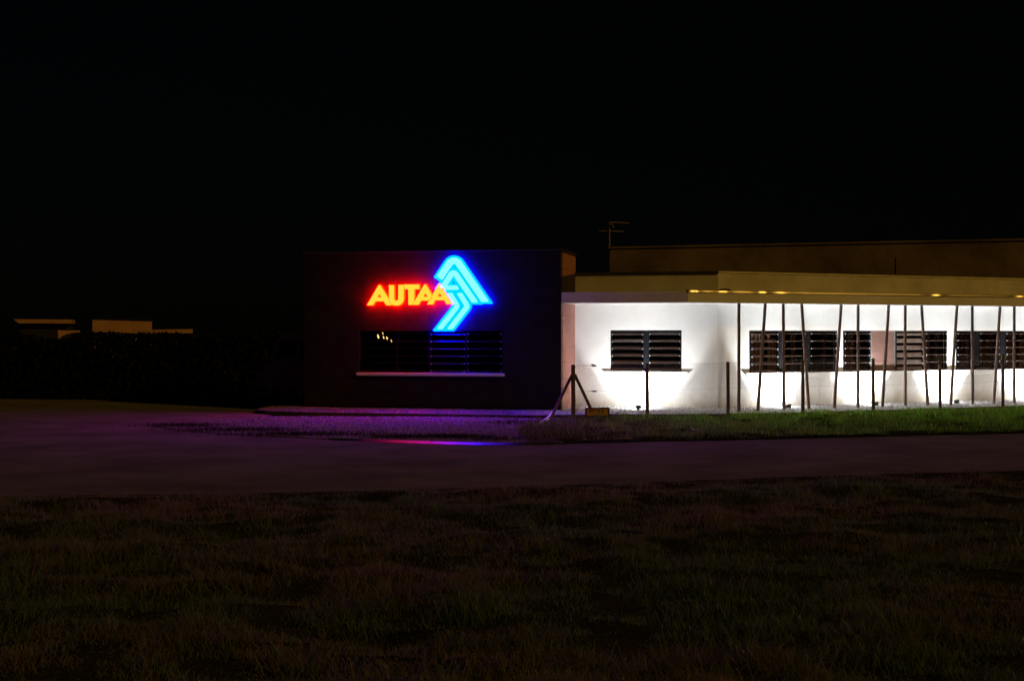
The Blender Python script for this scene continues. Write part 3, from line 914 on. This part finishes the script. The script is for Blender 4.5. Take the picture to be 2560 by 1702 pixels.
# roof deck and rear walls close the volume
m_ = MB()
m_.prism([xy(left_wall.p(0.02, -0.26, 0)), xy(right_wall.p(0, -0.26, 0)), xy(right_wall.p(RW, -0.26, 0)), xy(right_wall.p(RW, -6, 0)), xy(left_wall.p(0.02, -6, 0))], 3.2, 3.35)
m_.build('roof', M['bitumen'], wing)
m_ = MB()
m_.box(right_wall, -0.5, RW, -2.3, -2.2, 0.0, 3.18)
m_.box(left_wall, 0.05, uB + 0.6, -2.3, -2.2, 0.0, 3.18)
m_.box(right_wall, 0.0, RW, -2.19, -0.21, 0.1, 0.15)
m_.box(right_wall, RW - 0.2, RW, -2.19, -0.21, 0.151, 3.18)
m_.build('room', M['room'], wing)
# first window
post0, post1 = left_wall.u(1611), left_wall.u(1620)
zl = [left_wall.uz(1620, y, -0.05)[1] for y in (833.5, 851.5, 869.5, 887, 905, 922.5)]
louvre_window(left_wall, wing, w1u0 + 0.002, post0 - 0.001, w1z0 + 0.002, w1z1 - 0.002, 34, M['slat'], zs=zl, depth=0.15)
louvre_window(left_wall, wing, post1 + 0.001, w1u1 - 0.002, w1z0 + 0.002, w1z1 - 0.002, 24, M['slat'], zs=zl, depth=0.15)
m_ = MB(); m_.box(left_wall, post0, post1, -0.14, -0.005, w1z0 + 0.002, w1z1 - 0.002); m_.build('window_post', M['frame'], wing)
def sill(fr, u0, u1, zt, zb, slope=0.11, dep=0.09):
    m = MB()
    a0, a1 = u0 + slope, u1 - slope
    m.hexa([fr.p(a0, 0.03, zb), fr.p(a1, 0.03, zb), fr.p(a1, 0.001, zb), fr.p(a0, 0.001, zb),
            fr.p(u0, dep, zt), fr.p(u1, dep, zt), fr.p(u1, 0.001, zt), fr.p(u0, 0.001, zt)])
    return m.build('window_sill', M['sill'], wing)
a, zt = left_wall.uz(1511, 920); b, zb = left_wall.uz(1722, 934)
sill(left_wall, a, b, w1z0 - 0.002, w1z0 - 0.14)
# long window band
sill(right_wall, right_wall.u(1861), SU1 + 0.15, sz0 - 0.002, sz0 - 0.14)
def ru(px): return right_wall.u(px, -0.06)
band = [(1873, 1945, 26, 'slat'), (1952, 2013, 12, 'slat'), (2022, 2090, 9, 'slat'), (2106, 2174, 12, 'slat'), (2238, 2308, 62, 'slat_pale'), (2309, 2365, 9, 'slat'),
        (2388, 2431, 10, 'slat'), (2445, 2497, 11, 'slat'), (2510, 2570, 12, 'slat')]
zr = [sz1 - 0.085 - (sz1 - sz0 - 0.135) * k / 5 for k in range(6)]
for a, b, ti, mm in band:
    ua, ub = ru(a), ru(b)
    louvre_window(right_wall, wing, ua, ub, sz0 + 0.002, sz1 - 0.002, ti, M[mm], zs=zr, depth=0.15)
u = ru(2571)
while u < SU1 - 1.1:
    louvre_window(right_wall, wing, u, u + 1.0, sz0 + 0.002, sz1 - 0.002, 12, M['slat'], zs=zr, depth=0.15); u += 1.12
for a, b in ((1945.4, 1951.6), (2013.4, 2021.6), (2431.4, 2444.6), (2497.4, 2509.6)):
    m_ = MB(); m_.box(right_wall, ru(a), ru(b), -0.13, -0.006, sz0 + 0.002, sz1 - 0.002); m_.build('window_post', M['frame'], wing)
for a, b in ((2091, 2105), (2366, 2387)):
    m_ = MB(); m_.box(right_wall, ru(a), ru(b), -0.19, -0.012, sz0 + 0.002, sz1 - 0.002); m_.build('window_pier', M['white_wall'], wing)
# boarded bay: horizontal pinkish boards with bright clips down both edges
ua, ub = ru(2178), ru(2234)
nb = 12
for k in range(nb):
    m_ = MB(); h = (sz1 - sz0 - 0.01) / nb
    m_.box(right_wall, ua, ub, -0.07, -0.045 + 0.002 * (k % 3), sz0 + 0.004 + k * h, sz0 + 0.004 + k * h + h - 0.003)
    m_.build('board', M['board_pink'], wing)
m_ = MB()
for uu in (ua - 0.035, ub + 0.004):
    for k in range(17):
        z = sz0 + 0.03 + k * 0.0715
        m_.box(right_wall, uu, uu + 0.03, -0.06, -0.02, z, z + 0.038)
o = m_.build('board_clip', M['clip'], wing); o['kind'] = 'stuff'
# curtains behind the louvres
for a, b in ((1876, 1900), (1918, 1940), (1976, 1990), (2055, 2066), (2108, 2134), (2312, 2322), (2336, 2346), (2394, 2420), (2448, 2482), (2512, 2536), (2548, 2575)):
    m_ = MB(); ua, ub = right_wall.u(a, -0.5), right_wall.u(b, -0.5)
    n = max(4, int((ub - ua) / 0.04)); vs = []
    for i in range(n + 1):
        uu = ua + (ub - ua) * i / n; dd = -0.5 + 0.03 * math.sin(i * 1.9)
        vs += [right_wall.p(uu, dd, sz0 - 0.3), right_wall.p(uu, dd, sz1 + 0.25)]
    m_.add(vs, [(2 * i, 2 * i + 2, 2 * i + 3, 2 * i + 1) for i in range(n)])
    o = m_.build('curtain', M['curtain'], wing)
    sd = o.modifiers.new('solid', 'SOLIDIFY'); sd.thickness = 0.01
# two small brackets on the white wall
for px, py in ((1486, 914.5), (1487, 978)):
    u, z = left_wall.uz(px, py)
    m_ = MB(); m_.box(left_wall, u - 0.065, u + 0.065, 0.001, 0.028, z - 0.018, z + 0.012); m_.box(left_wall, u - 0.02, u + 0.02, 0.0282, 0.04, z - 0.01, z + 0.02)
    m_.build('wall_bracket', M['coping_dark'], wing)

# ------------------------------------------------------------------ floodlights on the gravel
def flood(fr, px, d, label, k):
    u = fr.u(px, 0.0)                     # px marks the middle of the lit fan on the wall
    base = fr.p(u, d, -0.04)
    t_ = thing('floodlight', label, 'floodlight', tuple(base), 'floodlights along the white wall')
    m = MB(); m.box(fr, u - 0.09, u + 0.09, d - 0.06, d + 0.06, -0.045, -0.02); m.box(fr, u - 0.088, u - 0.078, d - 0.02, d + 0.02, -0.02, 0.08); m.box(fr, u + 0.078, u + 0.088, d - 0.02, d + 0.02, -0.02, 0.08)
    m.build('bracket', M['black'], t_)
    # housing tilted back towards the wall
    ca, sa = math.cos(R(45)), math.sin(R(45))
    def q(a, b, c):  # a along wall, b across the lens, c along the beam
        return fr.p(u + a, d + b * ca - c * sa, 0.06 + b * sa + c * ca)
    m = MB()
    m.hexa([q(-.05, .04, -.07), q(.05, .04, -.07), q(.05, -.04, -.07), q(-.05, -.04, -.07), q(-.075, .06, 0.0), q(.075, .06, 0.0), q(.075, -.06, 0.0), q(-.075, -.06, 0.0)])
    m.build('housing', M['black'], t_)
    m = MB()
    m.hexa([q(-.068, .053, .001), q(.068, .053, .001), q(.068, -.053, .001), q(-.068, -.053, .001), q(-.064, .05, .008), q(.064, .05, .008), q(.064, -.05, .008), q(-.064, -.05, .008)])
    m.build('lens', M['lens_wide' if fr is left_wall else 'lens'], t_)
    l = bpy.data.lights.new('flood_beam', 'SPOT')
    l.energy = FLOOD_W * (0.52 if fr is left_wall else 1.0); l.color = (0.95, 0.985, 1.0); l.spot_size = R(100); l.spot_blend = 0.26; l.shadow_soft_size = 0.05
    lo = bpy.data.objects.new('flood_beam', l); COL.objects.link(lo); lo.parent = t_
    lo.location = q(0, 0, 0.02) - base
    aim = q(0, 0, 1.0) - q(0, 0, 0)
    lo.rotation_euler = aim.to_track_quat('-Z', 'Y').to_euler()
for k, (fr, px, d, lb) in enumerate(((left_wall, 1607, 1.05, 'small black floodlight in gravel under the two-bay window'),
                                     (right_wall, 1934, 0.72, 'small black floodlight in gravel just left of the third timber pole'),
                                     (right_wall, 2150, 0.72, 'small black floodlight in gravel between the sixth and seventh timber poles'),
                                     (right_wall, 2350, 0.72, 'small black floodlight in gravel just left of the tenth timber pole'),
                                     (right_wall, 2552, 0.72, 'small black floodlight in gravel right of the last timber pole'))):
    flood(fr, px, d, lb, k)
flood(right_wall, 2750, 0.72, 'small black floodlight in gravel beyond the right end of the poles', 9)

# ------------------------------------------------------------------ leaning timber poles
poles = [(1847.3, 760.6, 1847.3, 1031.6), (1913.3, 760.6, 1894.3, 1030), (1958.4, 759.7, 1959.7, 1028), (2004.2, 763.6, 2022.5, 1025), (2103.1, 764.5, 2085, 1024),
         (2145.2, 762, 2145.2, 1021.6), (2222, 765.8, 2205.4, 1020), (2262.8, 766.7, 2263.4, 1017), (2304, 767.6, 2319.9, 1015), (2392.5, 765, 2376.3, 1014),
         (2430.6, 767.6, 2431.3, 1011), (2500, 769.7, 2484, 1010), (2535.6, 767.6, 2535.6, 1006)]
plabels = ['upright timber pole, first from the left, between bare wall and window', 'timber pole leaning right at the top, first leaning one from the left', 'upright timber pole crossing the left end of the long window',
           'timber pole leaning left at the top, behind a fence post', 'timber pole leaning right, in front of the narrow white window pier', 'upright timber pole left of the pink boarded bay',
           'timber pole leaning right, in front of the pink boarded bay', 'upright timber pole in front of the open pale slats', 'timber pole leaning left, at the right end of the open pale slats',
           'timber pole leaning right, over the wide pale window pier', 'upright timber pole just right of the wide pale window pier', 'timber pole leaning right, second from the right end',
           'upright timber pole at the far right end of the row']
for (x0, y0, x1, y1), lb in zip(poles, plabels):
    ut = eave.u(x0, -0.10); zt = Z_EAVE0 - 0.004
    top = eave.p(ut, -0.10, zt)
    zb = -0.075
    Yb = (CZ - zb) * F / (y1 - HY)
    Ye = eave.p(eave.u(x1, 0.0), 0.0, 0).y
    Yb = max(Ye - 0.95, min(Ye + 0.3, Yb))
    bot = Vector(((x1 - 1280) / F * Yb, Yb, zb - 0.04))
    t_ = tag(thing('timber_pole', lb, 'pole', tuple(bot)), lb, 'pole', 'timber poles under the roof edge')
    m = MB()
    n = 12
    pts_ = []; rd = []
    for i in range(n + 1):
        q = lerp(bot, top, i / n)
        q = q + Vector((0.006 * noise2(i * 0.7, x0, 0.9), 0.006 * noise2(i * 0.7, x0 + 50, 0.9), 0))
        pts_.append(q); rd.append(0.050 - 0.006 * i / n + 0.002 * noise2(i, x0, 0.8))
    m.tube(pts_, rd, 12)
    m.build('shaft', M['timber'], t_, smooth=True)
    fo = MB(); fo.tube([bot + Vector((0, 0, 0.0)), bot + Vector((0, 0, 0.055))], 0.085, 12); fo.build('foot', M['coping_dark'], t_)

# ------------------------------------------------------------------ chain-link fence
fence = thing('chain_link_fence', 'sagging chain-link fence on dark posts in front of the white wall', 'fence', tuple(fence_f.p(6, 0, GZ)))
fposts = [(1433, 911), (1618, 908), (1820, 904), (2007, 897), (2183, 895), (2350, 890), (2507, 885), (2660, 882)]
tops = []
for k, (px, py) in enumerate(fposts):
    u, z = fence_f.uz(px, py)
    tops.append((u, z))
    r_ = 0.058 if k == 0 else 0.050
    m = MB()
    pts_ = [fence_f.p(u, 0, GZ - 0.05), fence_f.p(u + 0.005, 0, 0.3), fence_f.p(u, 0, 0.8), fence_f.p(u - 0.004, 0, z - 0.02), fence_f.p(u - 0.004, 0, z)]
    m.tube(pts_, [r_, r_, r_ * .97, r_ * .95, r_ * .6], 10)
    m.build('post', M['post'], fence, smooth=True)
for px, py, x2, y2 in ((1430, 938, 1376, 1046), (1437, 936, 1487, 1044)):
    ua, za = fence_f.uz(px, py, 0.0); ub, zb = fence_f.uz(x2, y2, 0.0)
    zb = max(zb, GZ - 0.04)
    m = MB(); m.tube([fence_f.p(ua, -0.01, za), fence_f.p(ub, 0.02, zb)], 0.042, 10); m.build('brace', M['post'], fence, smooth=True)
def top_at(u):
    for (a, za), (b, zb) in zip(tops, tops[1:]):
        if u <= b: return za + (zb - za) * (u - a) / (b - a) - 0.03
    return tops[-1][1] - 0.03
U0, U1 = tops[0][0], tops[-1][0]
m = MB(); rw = 0.0020
pitch = 0.066
def wire(p, q):
    t_ = (q - p).normalized(); a = t_.cross(Vector((fence_f.n[0], fence_f.n[1], 0))).normalized(); b = Vector((fence_f.n[0], fence_f.n[1], 0))
    r3 = [a * rw, (-a * 0.5 + b * 0.87) * rw, (-a * 0.5 - b * 0.87) * rw]
    m.add([p + x for x in r3] + [q + x for x in r3], [(0, 1, 4, 3), (1, 2, 5, 4), (2, 0, 3, 5)])
zlo = GZ + 0.03
Hm = 1.42
u = U0 - Hm
while u < U1:
    for sg in (1, -1):
        # diagonal from bottom u to top u+H (or reversed)
        a_u, b_u = (u, u + Hm + 0.2) if sg == 1 else (u + Hm + 0.2, u)
        zt = top_at(max(U0, min(U1, b_u)))
        ta = 0.0; tb = (zt + 0.025 - zlo) / (Hm + 0.2)
        pa_u, pb_u = a_u, a_u + (b_u - a_u) * tb
        za, zb_ = zlo, zt + 0.025
        # clip to fence length
        def clip(ua, za, ub, zb):
            if ua > ub: ua, za, ub, zb = ub, zb, ua, za
            if ub < U0 or ua > U1: return None
            if ua < U0: za += (zb - za) * (U0 - ua) / (ub - ua); ua = U0
            if ub > U1: zb -= (zb - za) * (ub - U1) / (ub - ua); ub = U1
            return ua, za, ub, zb
        c = clip(pa_u, za, pb_u, zb_)
        if c and c[2] - c[0] > 0.05:
            dd = 0.046 + 0.002 * sg
            wire(fence_f.p(c[0], dd, c[1]), fence_f.p(c[2], dd, c[3]))
    u += pitch
o = m.build('wire_mesh', M['wire'], fence); o['kind'] = 'stuff'
for hz in (0.0, 0.5, 1.0):
    m = MB(); pts_ = []
    for (a, za), (b, zb) in zip(tops, tops[1:]):
        for i in range(6):
            f_ = i / 6; ztop = za + (zb - za) * f_ - 0.035
            pts_.append(fence_f.p(a + (b - a) * f_, 0.052, zlo + (ztop - zlo) * (1 - hz * 0.94) - 0.02 * math.sin(math.pi * f_)))
    pts_.append(fence_f.p(tops[-1][0], 0.052, zlo + (tops[-1][1] - 0.035 - zlo) * (1 - hz * 0.94)))
    m.tube(pts_, 0.0022, 5); m.build('tension_wire', M['wire'], fence)

# small ochre board at the foot of the fence
bf = Frame((fence_f.p(0, 0.14, 0).x, fence_f.p(0, 0.14, 0).y), fence_f.di)
u0, z1 = bf.uz(1463, 1019); u1, z0 = bf.uz(1522, 1038)
brd = thing('notice_board', 'small ochre board with a dark frame low at the fence corner', 'board', tuple(bf.p((u0 + u1) / 2, 0, GZ)))
m = MB(); m.box(bf, u0 + 0.03, u1 - 0.03, 0.0, 0.03, z0, z1 - 0.035); m.build('panel', M['board'], brd)
m = MB(); m.box(bf, u0, u1, -0.02, 0.05, z1 - 0.034, z1); m.box(bf, u0, u0 + 0.029, -0.02, 0.05, GZ - 0.02, z1 - 0.035); m.box(bf, u1 - 0.029, u1, -0.02, 0.05, GZ - 0.02, z1 - 0.035)
m.box(bf, u0 + 0.03, u1 - 0.03, -0.01, 0.036, z0 - 0.03, z0 - 0.001)
m.build('board_frame', M['board_frame'], brd)
m = MB()
for a, b, h in ((0.10, 0.17, .045), (0.20, 0.24, .045), (0.30, 0.42, .03), (0.46, 0.52, .045)):
    m.box(bf, u0 + a, u0 + b, 0.0305, 0.033, (z0 + z1) / 2 + 0.02 - h / 2, (z0 + z1) / 2 + 0.02 + h / 2)
m.build('worn_mark', M['board_frame'], brd)

# pale bent pipe by the kerb
m = MB()
pth = [(1383, 1030, -0.03), (1380, 1034, -0.04), (1376, 1040, -0.08), (1368, 1047, -0.10), (1356, 1055, -0.105), (1347, 1060, -0.11), (1338, 1065, -0.115)]
pp = []
for px, py, z in pth:
    x, y = gpt(px, py, z); pp.append((x, y, z + 0.0))
m.tube(pp, 0.050, 10)
pipe = tag(m.build('drain_pipe', M['pipe'], None, smooth=True), 'pale bent pipe curving down from the kerb by the fence corner', 'pipe')

# scrap of litter on the grass strip
x, y = gpt(1748, 1086)
m = MB(); vs = []
for i in range(5):
    for j in range(3):
        vs.append((x - 0.16 + 0.08 * i, y - 0.2 + 0.2 * j, GZ + 0.13 - 0.012 * i + 0.02 * noise2(i, j, 0.9)))
m.add(vs, [(i * 3 + j, (i + 1) * 3 + j, (i + 1) * 3 + j + 1, i * 3 + j + 1) for i in range(4) for j in range(2)])
o = tag(m.build('litter', M['scrap']), 'pale flat scrap of litter lying in the grass strip', 'litter')
sd = o.modifiers.new('solid', 'SOLIDIFY'); sd.thickness = 0.012

# ------------------------------------------------------------------ taller brown building behind
bx0 = (1524 - 1280) / F * 57.0
bp1 = ((2560 - 1280) / F * 52.0, 52.0)
rear = Frame((bx0, 57.0), (bp1[0] - bx0, 52.0 - 57.0))
rb = thing('rear_building', 'taller stained brown flat-roofed building behind the white wing', 'building', tuple(rear.p(8, 0, GZ)))
ZR = rear.uz(1524, 617)[1]
m = MB(); m.box(rear, 0.0, 24.0, -9.0, 0.0, GZ - 0.05, ZR - 0.08); m.build('wall', M['back_wall'], rb)
m = MB(); m.box(rear, -0.05, 24.05, -9.05, 0.05, ZR - 0.08, ZR); m.build('coping', M['back_wall'], rb)
u0, z1 = rear.uz(2240, 645); u1, z0 = rear.uz(2278, 690)
m = MB(); m.box(rear, u0, u1, 0.001, 0.02, z0 - 0.6, z1); m.build('hatch', M['back_wall'], rb)

# aerial on its left corner
u, _ = rear.uz(1523.5, 600, -0.3)
at = thing('tv_aerial', 'thin television aerial on the brown building\'s left corner', 'aerial', tuple(rear.p(0.1, -0.2, ZR)))
af = Frame((rear.p(0.02, -0.2, 0).x, rear.p(0.02, -0.2, 0).y), (1, 0))
m = MB()
um, zt = af.uz(1523.6, 557); 
m.tube([af.p(um, 0, ZR - 0.3), af.p(um, 0, zt)], 0.032, 8); m.build('mast', M['aerial'], at)
m = MB(); a, za = af.uz(1526, 556); b, zb = af.uz(1571, 558.5); m.tube([af.p(um - 0.02, 0.05, za), af.p(b, 0.05, zb)], 0.030, 8); m.build('boom', M['aerial'], at)
m = MB(); a, za = af.uz(1498.5, 577.5); b, zb = af.uz(1560, 578.5); m.tube([af.p(a, -0.06, za), af.p(b, -0.06, zb)], 0.024, 8); m.build('boom', M['aerial'], at)
m = MB(); a, za = af.uz(1527.5, 558.5); b, zb = af.uz(1534.5, 570.5); m.tube([af.p(a, 0.1, za), af.p(b, 0.1, zb)], 0.024, 8); m.build('reflector', M['aerial'], at)
m = MB()
for px in (1540, 1552, 1563):
    a, za = af.uz(px, 557.5); m.tube([af.p(a, 0.35, za + 0.0), af.p(a, -0.35, za + 0.0)], 0.007, 6)
m.build('element', M['aerial'], at)

# ------------------------------------------------------------------ parked van left of the block
vf = Frame(tuple(front.p(-9.9, -3.0, 0).xy), (0.975, -0.2205))
v0 = vf.u(643)
def vp(u, d, z): return vf.p(v0 + u, d, z + GZ)
van = thing('parked_van', 'dark van parked half hidden behind the left end of the block', 'van', tuple(vp(2.2, -0.8, 0)))
prof = [(0.0, 0.45), (0.02, 0.85), (0.10, 1.15), (0.42, 1.50), (0.60, 1.98), (0.85, 2.24), (1.2, 2.31), (4.3, 2.31), (4.6, 2.22), (4.68, 1.4), (4.68, 0.5)]
def arch(cx, r_, n=9): return [(cx + r_ * math.cos(a), 0.36 + r_ * math.sin(a)) for a in [math.pi * k / n for k in range(n + 1)]]
low = [(4.3, 0.36)] + arch(3.75, 0.42) + arch(0.92, 0.42) + [(0.1, 0.36)]
outl = prof + low
m = MB(); n = len(outl)
tri = tessellate_polygon([[Vector((a, b, 0)) for a, b in outl]])
for dd, rv in ((0.0, False), (-1.75, True)):
    m.add([vp(a, dd, b) for a, b in outl], [tuple(reversed(t_)) if rv else tuple(t_) for t_ in tri])
m.add([vp(a, 0, b) for a, b in outl] + [vp(a, -1.75, b) for a, b in outl], [(i, (i + 1) % n, n + (i + 1) % n, n + i) for i in range(n)])
m.build('body', M['paint'], van, weld=True, bevel=0.02)
def vbox(nm, a, b, z0, z1, mm, d0=0.002, d1=0.015):
    m = MB(); m.hexa([vp(a, d1, z0), vp(b, d1, z0), vp(b, d0, z0), vp(a, d0, z0), vp(a, d1, z1), vp(b, d1, z1), vp(b, d0, z1), vp(a, d0, z1)]); return m.build(nm, mm, van)
m = MB(); m.hexa([vp(.58, .012, 1.52), vp(1.35, .012, 1.52), vp(1.35, .002, 1.52), vp(.58, .002, 1.52), vp(.80, .012, 2.1), vp(1.35, .012, 2.1), vp(1.35, .002, 2.1), vp(.80, .002, 2.1)]); m.build('side_window', M['glass'], van)
vbox('side_window', 1.45, 2.7, 1.52, 2.1, M['glass']); vbox('side_window', 2.8, 4.2, 1.52, 2.1, M['glass'])
vbox('belt_trim', 0.3, 4.6, 1.42, 1.47, M['rim'], 0.001, 0.02)
vbox('roof_gutter', 0.95, 4.5, 2.20, 2.24, M['rim'], 0.001, 0.03)
vbox('door', 0.62, 1.40, 0.55, 1.40, M['paint'])
vbox('bumper', -0.06, 0.35, 0.42, 0.62, M['black'], -1.7, 0.03)
vbox('mirror', 0.30, 0.46, 1.58, 1.80, M['lampglass'], 0.06, 0.2)
vbox('headlight', -0.02, 0.14, 0.80, 0.98, M['lampglass'], -0.25, 0.012)
for cx in (0.92, 3.75):
    m = MB(); m.tube([vp(cx, -0.02, 0.35), vp(cx, -0.24, 0.35)], 0.35, 24); w_ = m.build('wheel', M['tyre'], van)
    m = MB(); m.tube([vp(cx, 0.0, 0.35), vp(cx, -0.03, 0.35)], [0.20, 0.22], 18); m.build('rim', M['rim'], w_)

# ------------------------------------------------------------------ far left: lit fragments of houses behind the hedge
def far_frame(y, px=280.0):
    k = (px - 1280.0) / F
    return Frame((k * y, y), (1.0, -k))
ff = far_frame(140.0, 330)
a, z1 = ff.uz(34, 798); b, z0 = ff.uz(181, 808.5)
h1 = thing('far_house', 'far low house with a long lit flat roof edge at left', 'house', tuple(ff.p((a + b) / 2, 0, GZ)))
m = MB(); m.hexa([ff.p(a + 0.5, 0.3, z0 + 0.0), ff.p(b, 0.3, z0), ff.p(b, -7, z0), ff.p(a, -7, z0), ff.p(a, 0.3, z1), ff.p(b, 0.3, z1 - 0.02), ff.p(b, -7, z1), ff.p(a, -7, z1)]); m.build('roof_slab', M['far_wall'], h1)
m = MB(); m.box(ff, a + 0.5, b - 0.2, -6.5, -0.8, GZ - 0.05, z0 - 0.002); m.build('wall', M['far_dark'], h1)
a, z1 = ff.uz(231, 797.5); b, z1b = ff.uz(380, 802)
h2 = thing('far_house', 'far house with a pale lit upper wall, left of the block', 'house', tuple(ff.p((a + b) / 2, 0, GZ)))
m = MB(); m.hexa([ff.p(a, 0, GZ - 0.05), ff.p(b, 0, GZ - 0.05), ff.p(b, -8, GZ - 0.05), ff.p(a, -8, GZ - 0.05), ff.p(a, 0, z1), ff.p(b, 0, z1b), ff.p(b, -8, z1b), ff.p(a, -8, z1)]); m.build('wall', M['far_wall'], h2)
m = MB(); m.hexa([ff.p(a - .15, .15, z1 + .002), ff.p(b + .15, .15, z1b + .002), ff.p(b + .15, -8.1, z1b + .002), ff.p(a - .15, -8.1, z1 + .002), ff.p(a - .15, .15, z1 + .1), ff.p(b + .15, .15, z1b + .1), ff.p(b + .15, -8.1, z1b + .1), ff.p(a - .15, -8.1, z1 + .1)]); m.build('roof', M['far_dark'], h2)
f2 = far_frame(110.0, 482)
a, z1 = f2.uz(328, 825); b, z0 = f2.uz(482, 833); _, z1b = f2.uz(482, 822.5)
cp = thing('carport', 'far carport with a thin lit roof edge beside the pale wall', 'carport', tuple(f2.p((a + b) / 2, 0, GZ)))
m = MB(); m.hexa([f2.p(a, 0, z0), f2.p(b, 0, z0), f2.p(b, -5, z0), f2.p(a, -5, z0), f2.p(a, 0, z1), f2.p(b, 0, z1b), f2.p(b, -5, z1b), f2.p(a, -5, z1)]); m.build('roof', M['far_wall'], cp)
for uu in (a + 0.2, b - 0.3):
    m = MB(); m.box(f2, uu, uu + 0.1, -0.5, -0.4, GZ - 0.05, z0 - 0.002); m.build('post', M['far_dark'], cp)
f3 = far_frame(51.0, 200)
a, z1 = f3.uz(145, 826); b, z0 = f3.uz(151, 843); c, zc = f3.uz(200, 826.5)
gw = thing('garden_wall', 'far low garden wall with a bright pillar at its left end', 'wall', tuple(f3.p((a + c) / 2, 0, GZ)))
m = MB(); m.box(f3, a, b, -0.3, 0.0, GZ - 0.05, z1 + 0.02); m.build('pillar', M['far_wall'], gw)
m = MB()
ns = 10
for i in range(ns):
    t0, t1 = i / ns, (i + 1) / ns
    def zl_(t_): return z1 - 0.02 - 0.17 * (1 - t_) ** 2.2 - 0.05
    m.hexa([f3.p(b + (c - b) * t0, -0.02, zl_(t0)), f3.p(b + (c - b) * t1, -0.02, zl_(t1)), f3.p(b + (c - b) * t1, -0.25, zl_(t1)), f3.p(b + (c - b) * t0, -0.25, zl_(t0)),
            f3.p(b + (c - b) * t0, -0.02, z1), f3.p(b + (c - b) * t1, -0.02, z1), f3.p(b + (c - b) * t1, -0.25, z1), f3.p(b + (c - b) * t0, -0.25, z1)])
m.build('coping', M['far_wall'], gw, weld=True)
m = MB(); m.box(f3, b + 0.002, c, -0.22, -0.06, GZ - 0.05, z1 - 0.26); m.build('infill', M['far_dark'], gw)

# dark hedge in front of them
hf = Frame((-22.0, 49.3), (1.0, -0.06))
hedge = thing('hedge', 'dark unlit hedge along the left edge of the yard', 'hedge', tuple(hf.p(8, 0, GZ)))
nl = 42000
uu = rng.uniform(-3, 17.6, nl)
hh = np.array([2.17 - 0.22 * math.exp(-((u_ - 5.7) / 0.9) ** 4) + 0.10 * noise2(u_, 1, 0.9) + 0.05 * noise2(u_, 2, 3.0) for u_ in uu])
zz = GZ + (hh - GZ) * rng.random(nl) ** 0.8
dd = rng.normal(0, 0.38, nl)
Pl = np.stack([hf.o[0] + uu * hf.di[0] + dd * hf.n[0], hf.o[1] + uu * hf.di[1] + dd * hf.n[1], zz], 1) - np.array(hedge.location)
sz = 0.07 + 0.06 * rng.random(nl)
A = rng.normal(0, 1, (nl, 3)); A /= np.linalg.norm(A, axis=1, keepdims=True)
B_ = np.cross(A, rng.normal(0, 1, (nl, 3))); B_ /= np.linalg.norm(B_, axis=1, keepdims=True)
V = np.stack([Pl - A * sz[:, None], Pl + B_ * sz[:, None] * .5, Pl + A * sz[:, None], Pl - B_ * sz[:, None] * .5], 1).reshape(-1, 3)
tl = np.array([0.005, 0.006, 0.003])[None] * (0.5 + rng.random((nl, 1)))
o = np_mesh('foliage', V, np.arange(nl * 4), np.full(nl, 4), M['leaf'], np.repeat(tl[:, None], 4, 1).reshape(-1, 3))
o.parent = hedge
m = MB()
for k in range(26):
    u_ = -2.6 + k * 0.78 + 0.1 * math.sin(k * 3.1)
    m.tube([hf.p(u_, 0, GZ - 0.05), hf.p(u_ + 0.06, 0.05, 0.8), hf.p(u_ + 0.02, -0.05, 1.6)], [0.04, 0.03, 0.012], 6)
m.build('stem', M['post'], hedge)
# low mat of ground cover before the hedge is left to the soil
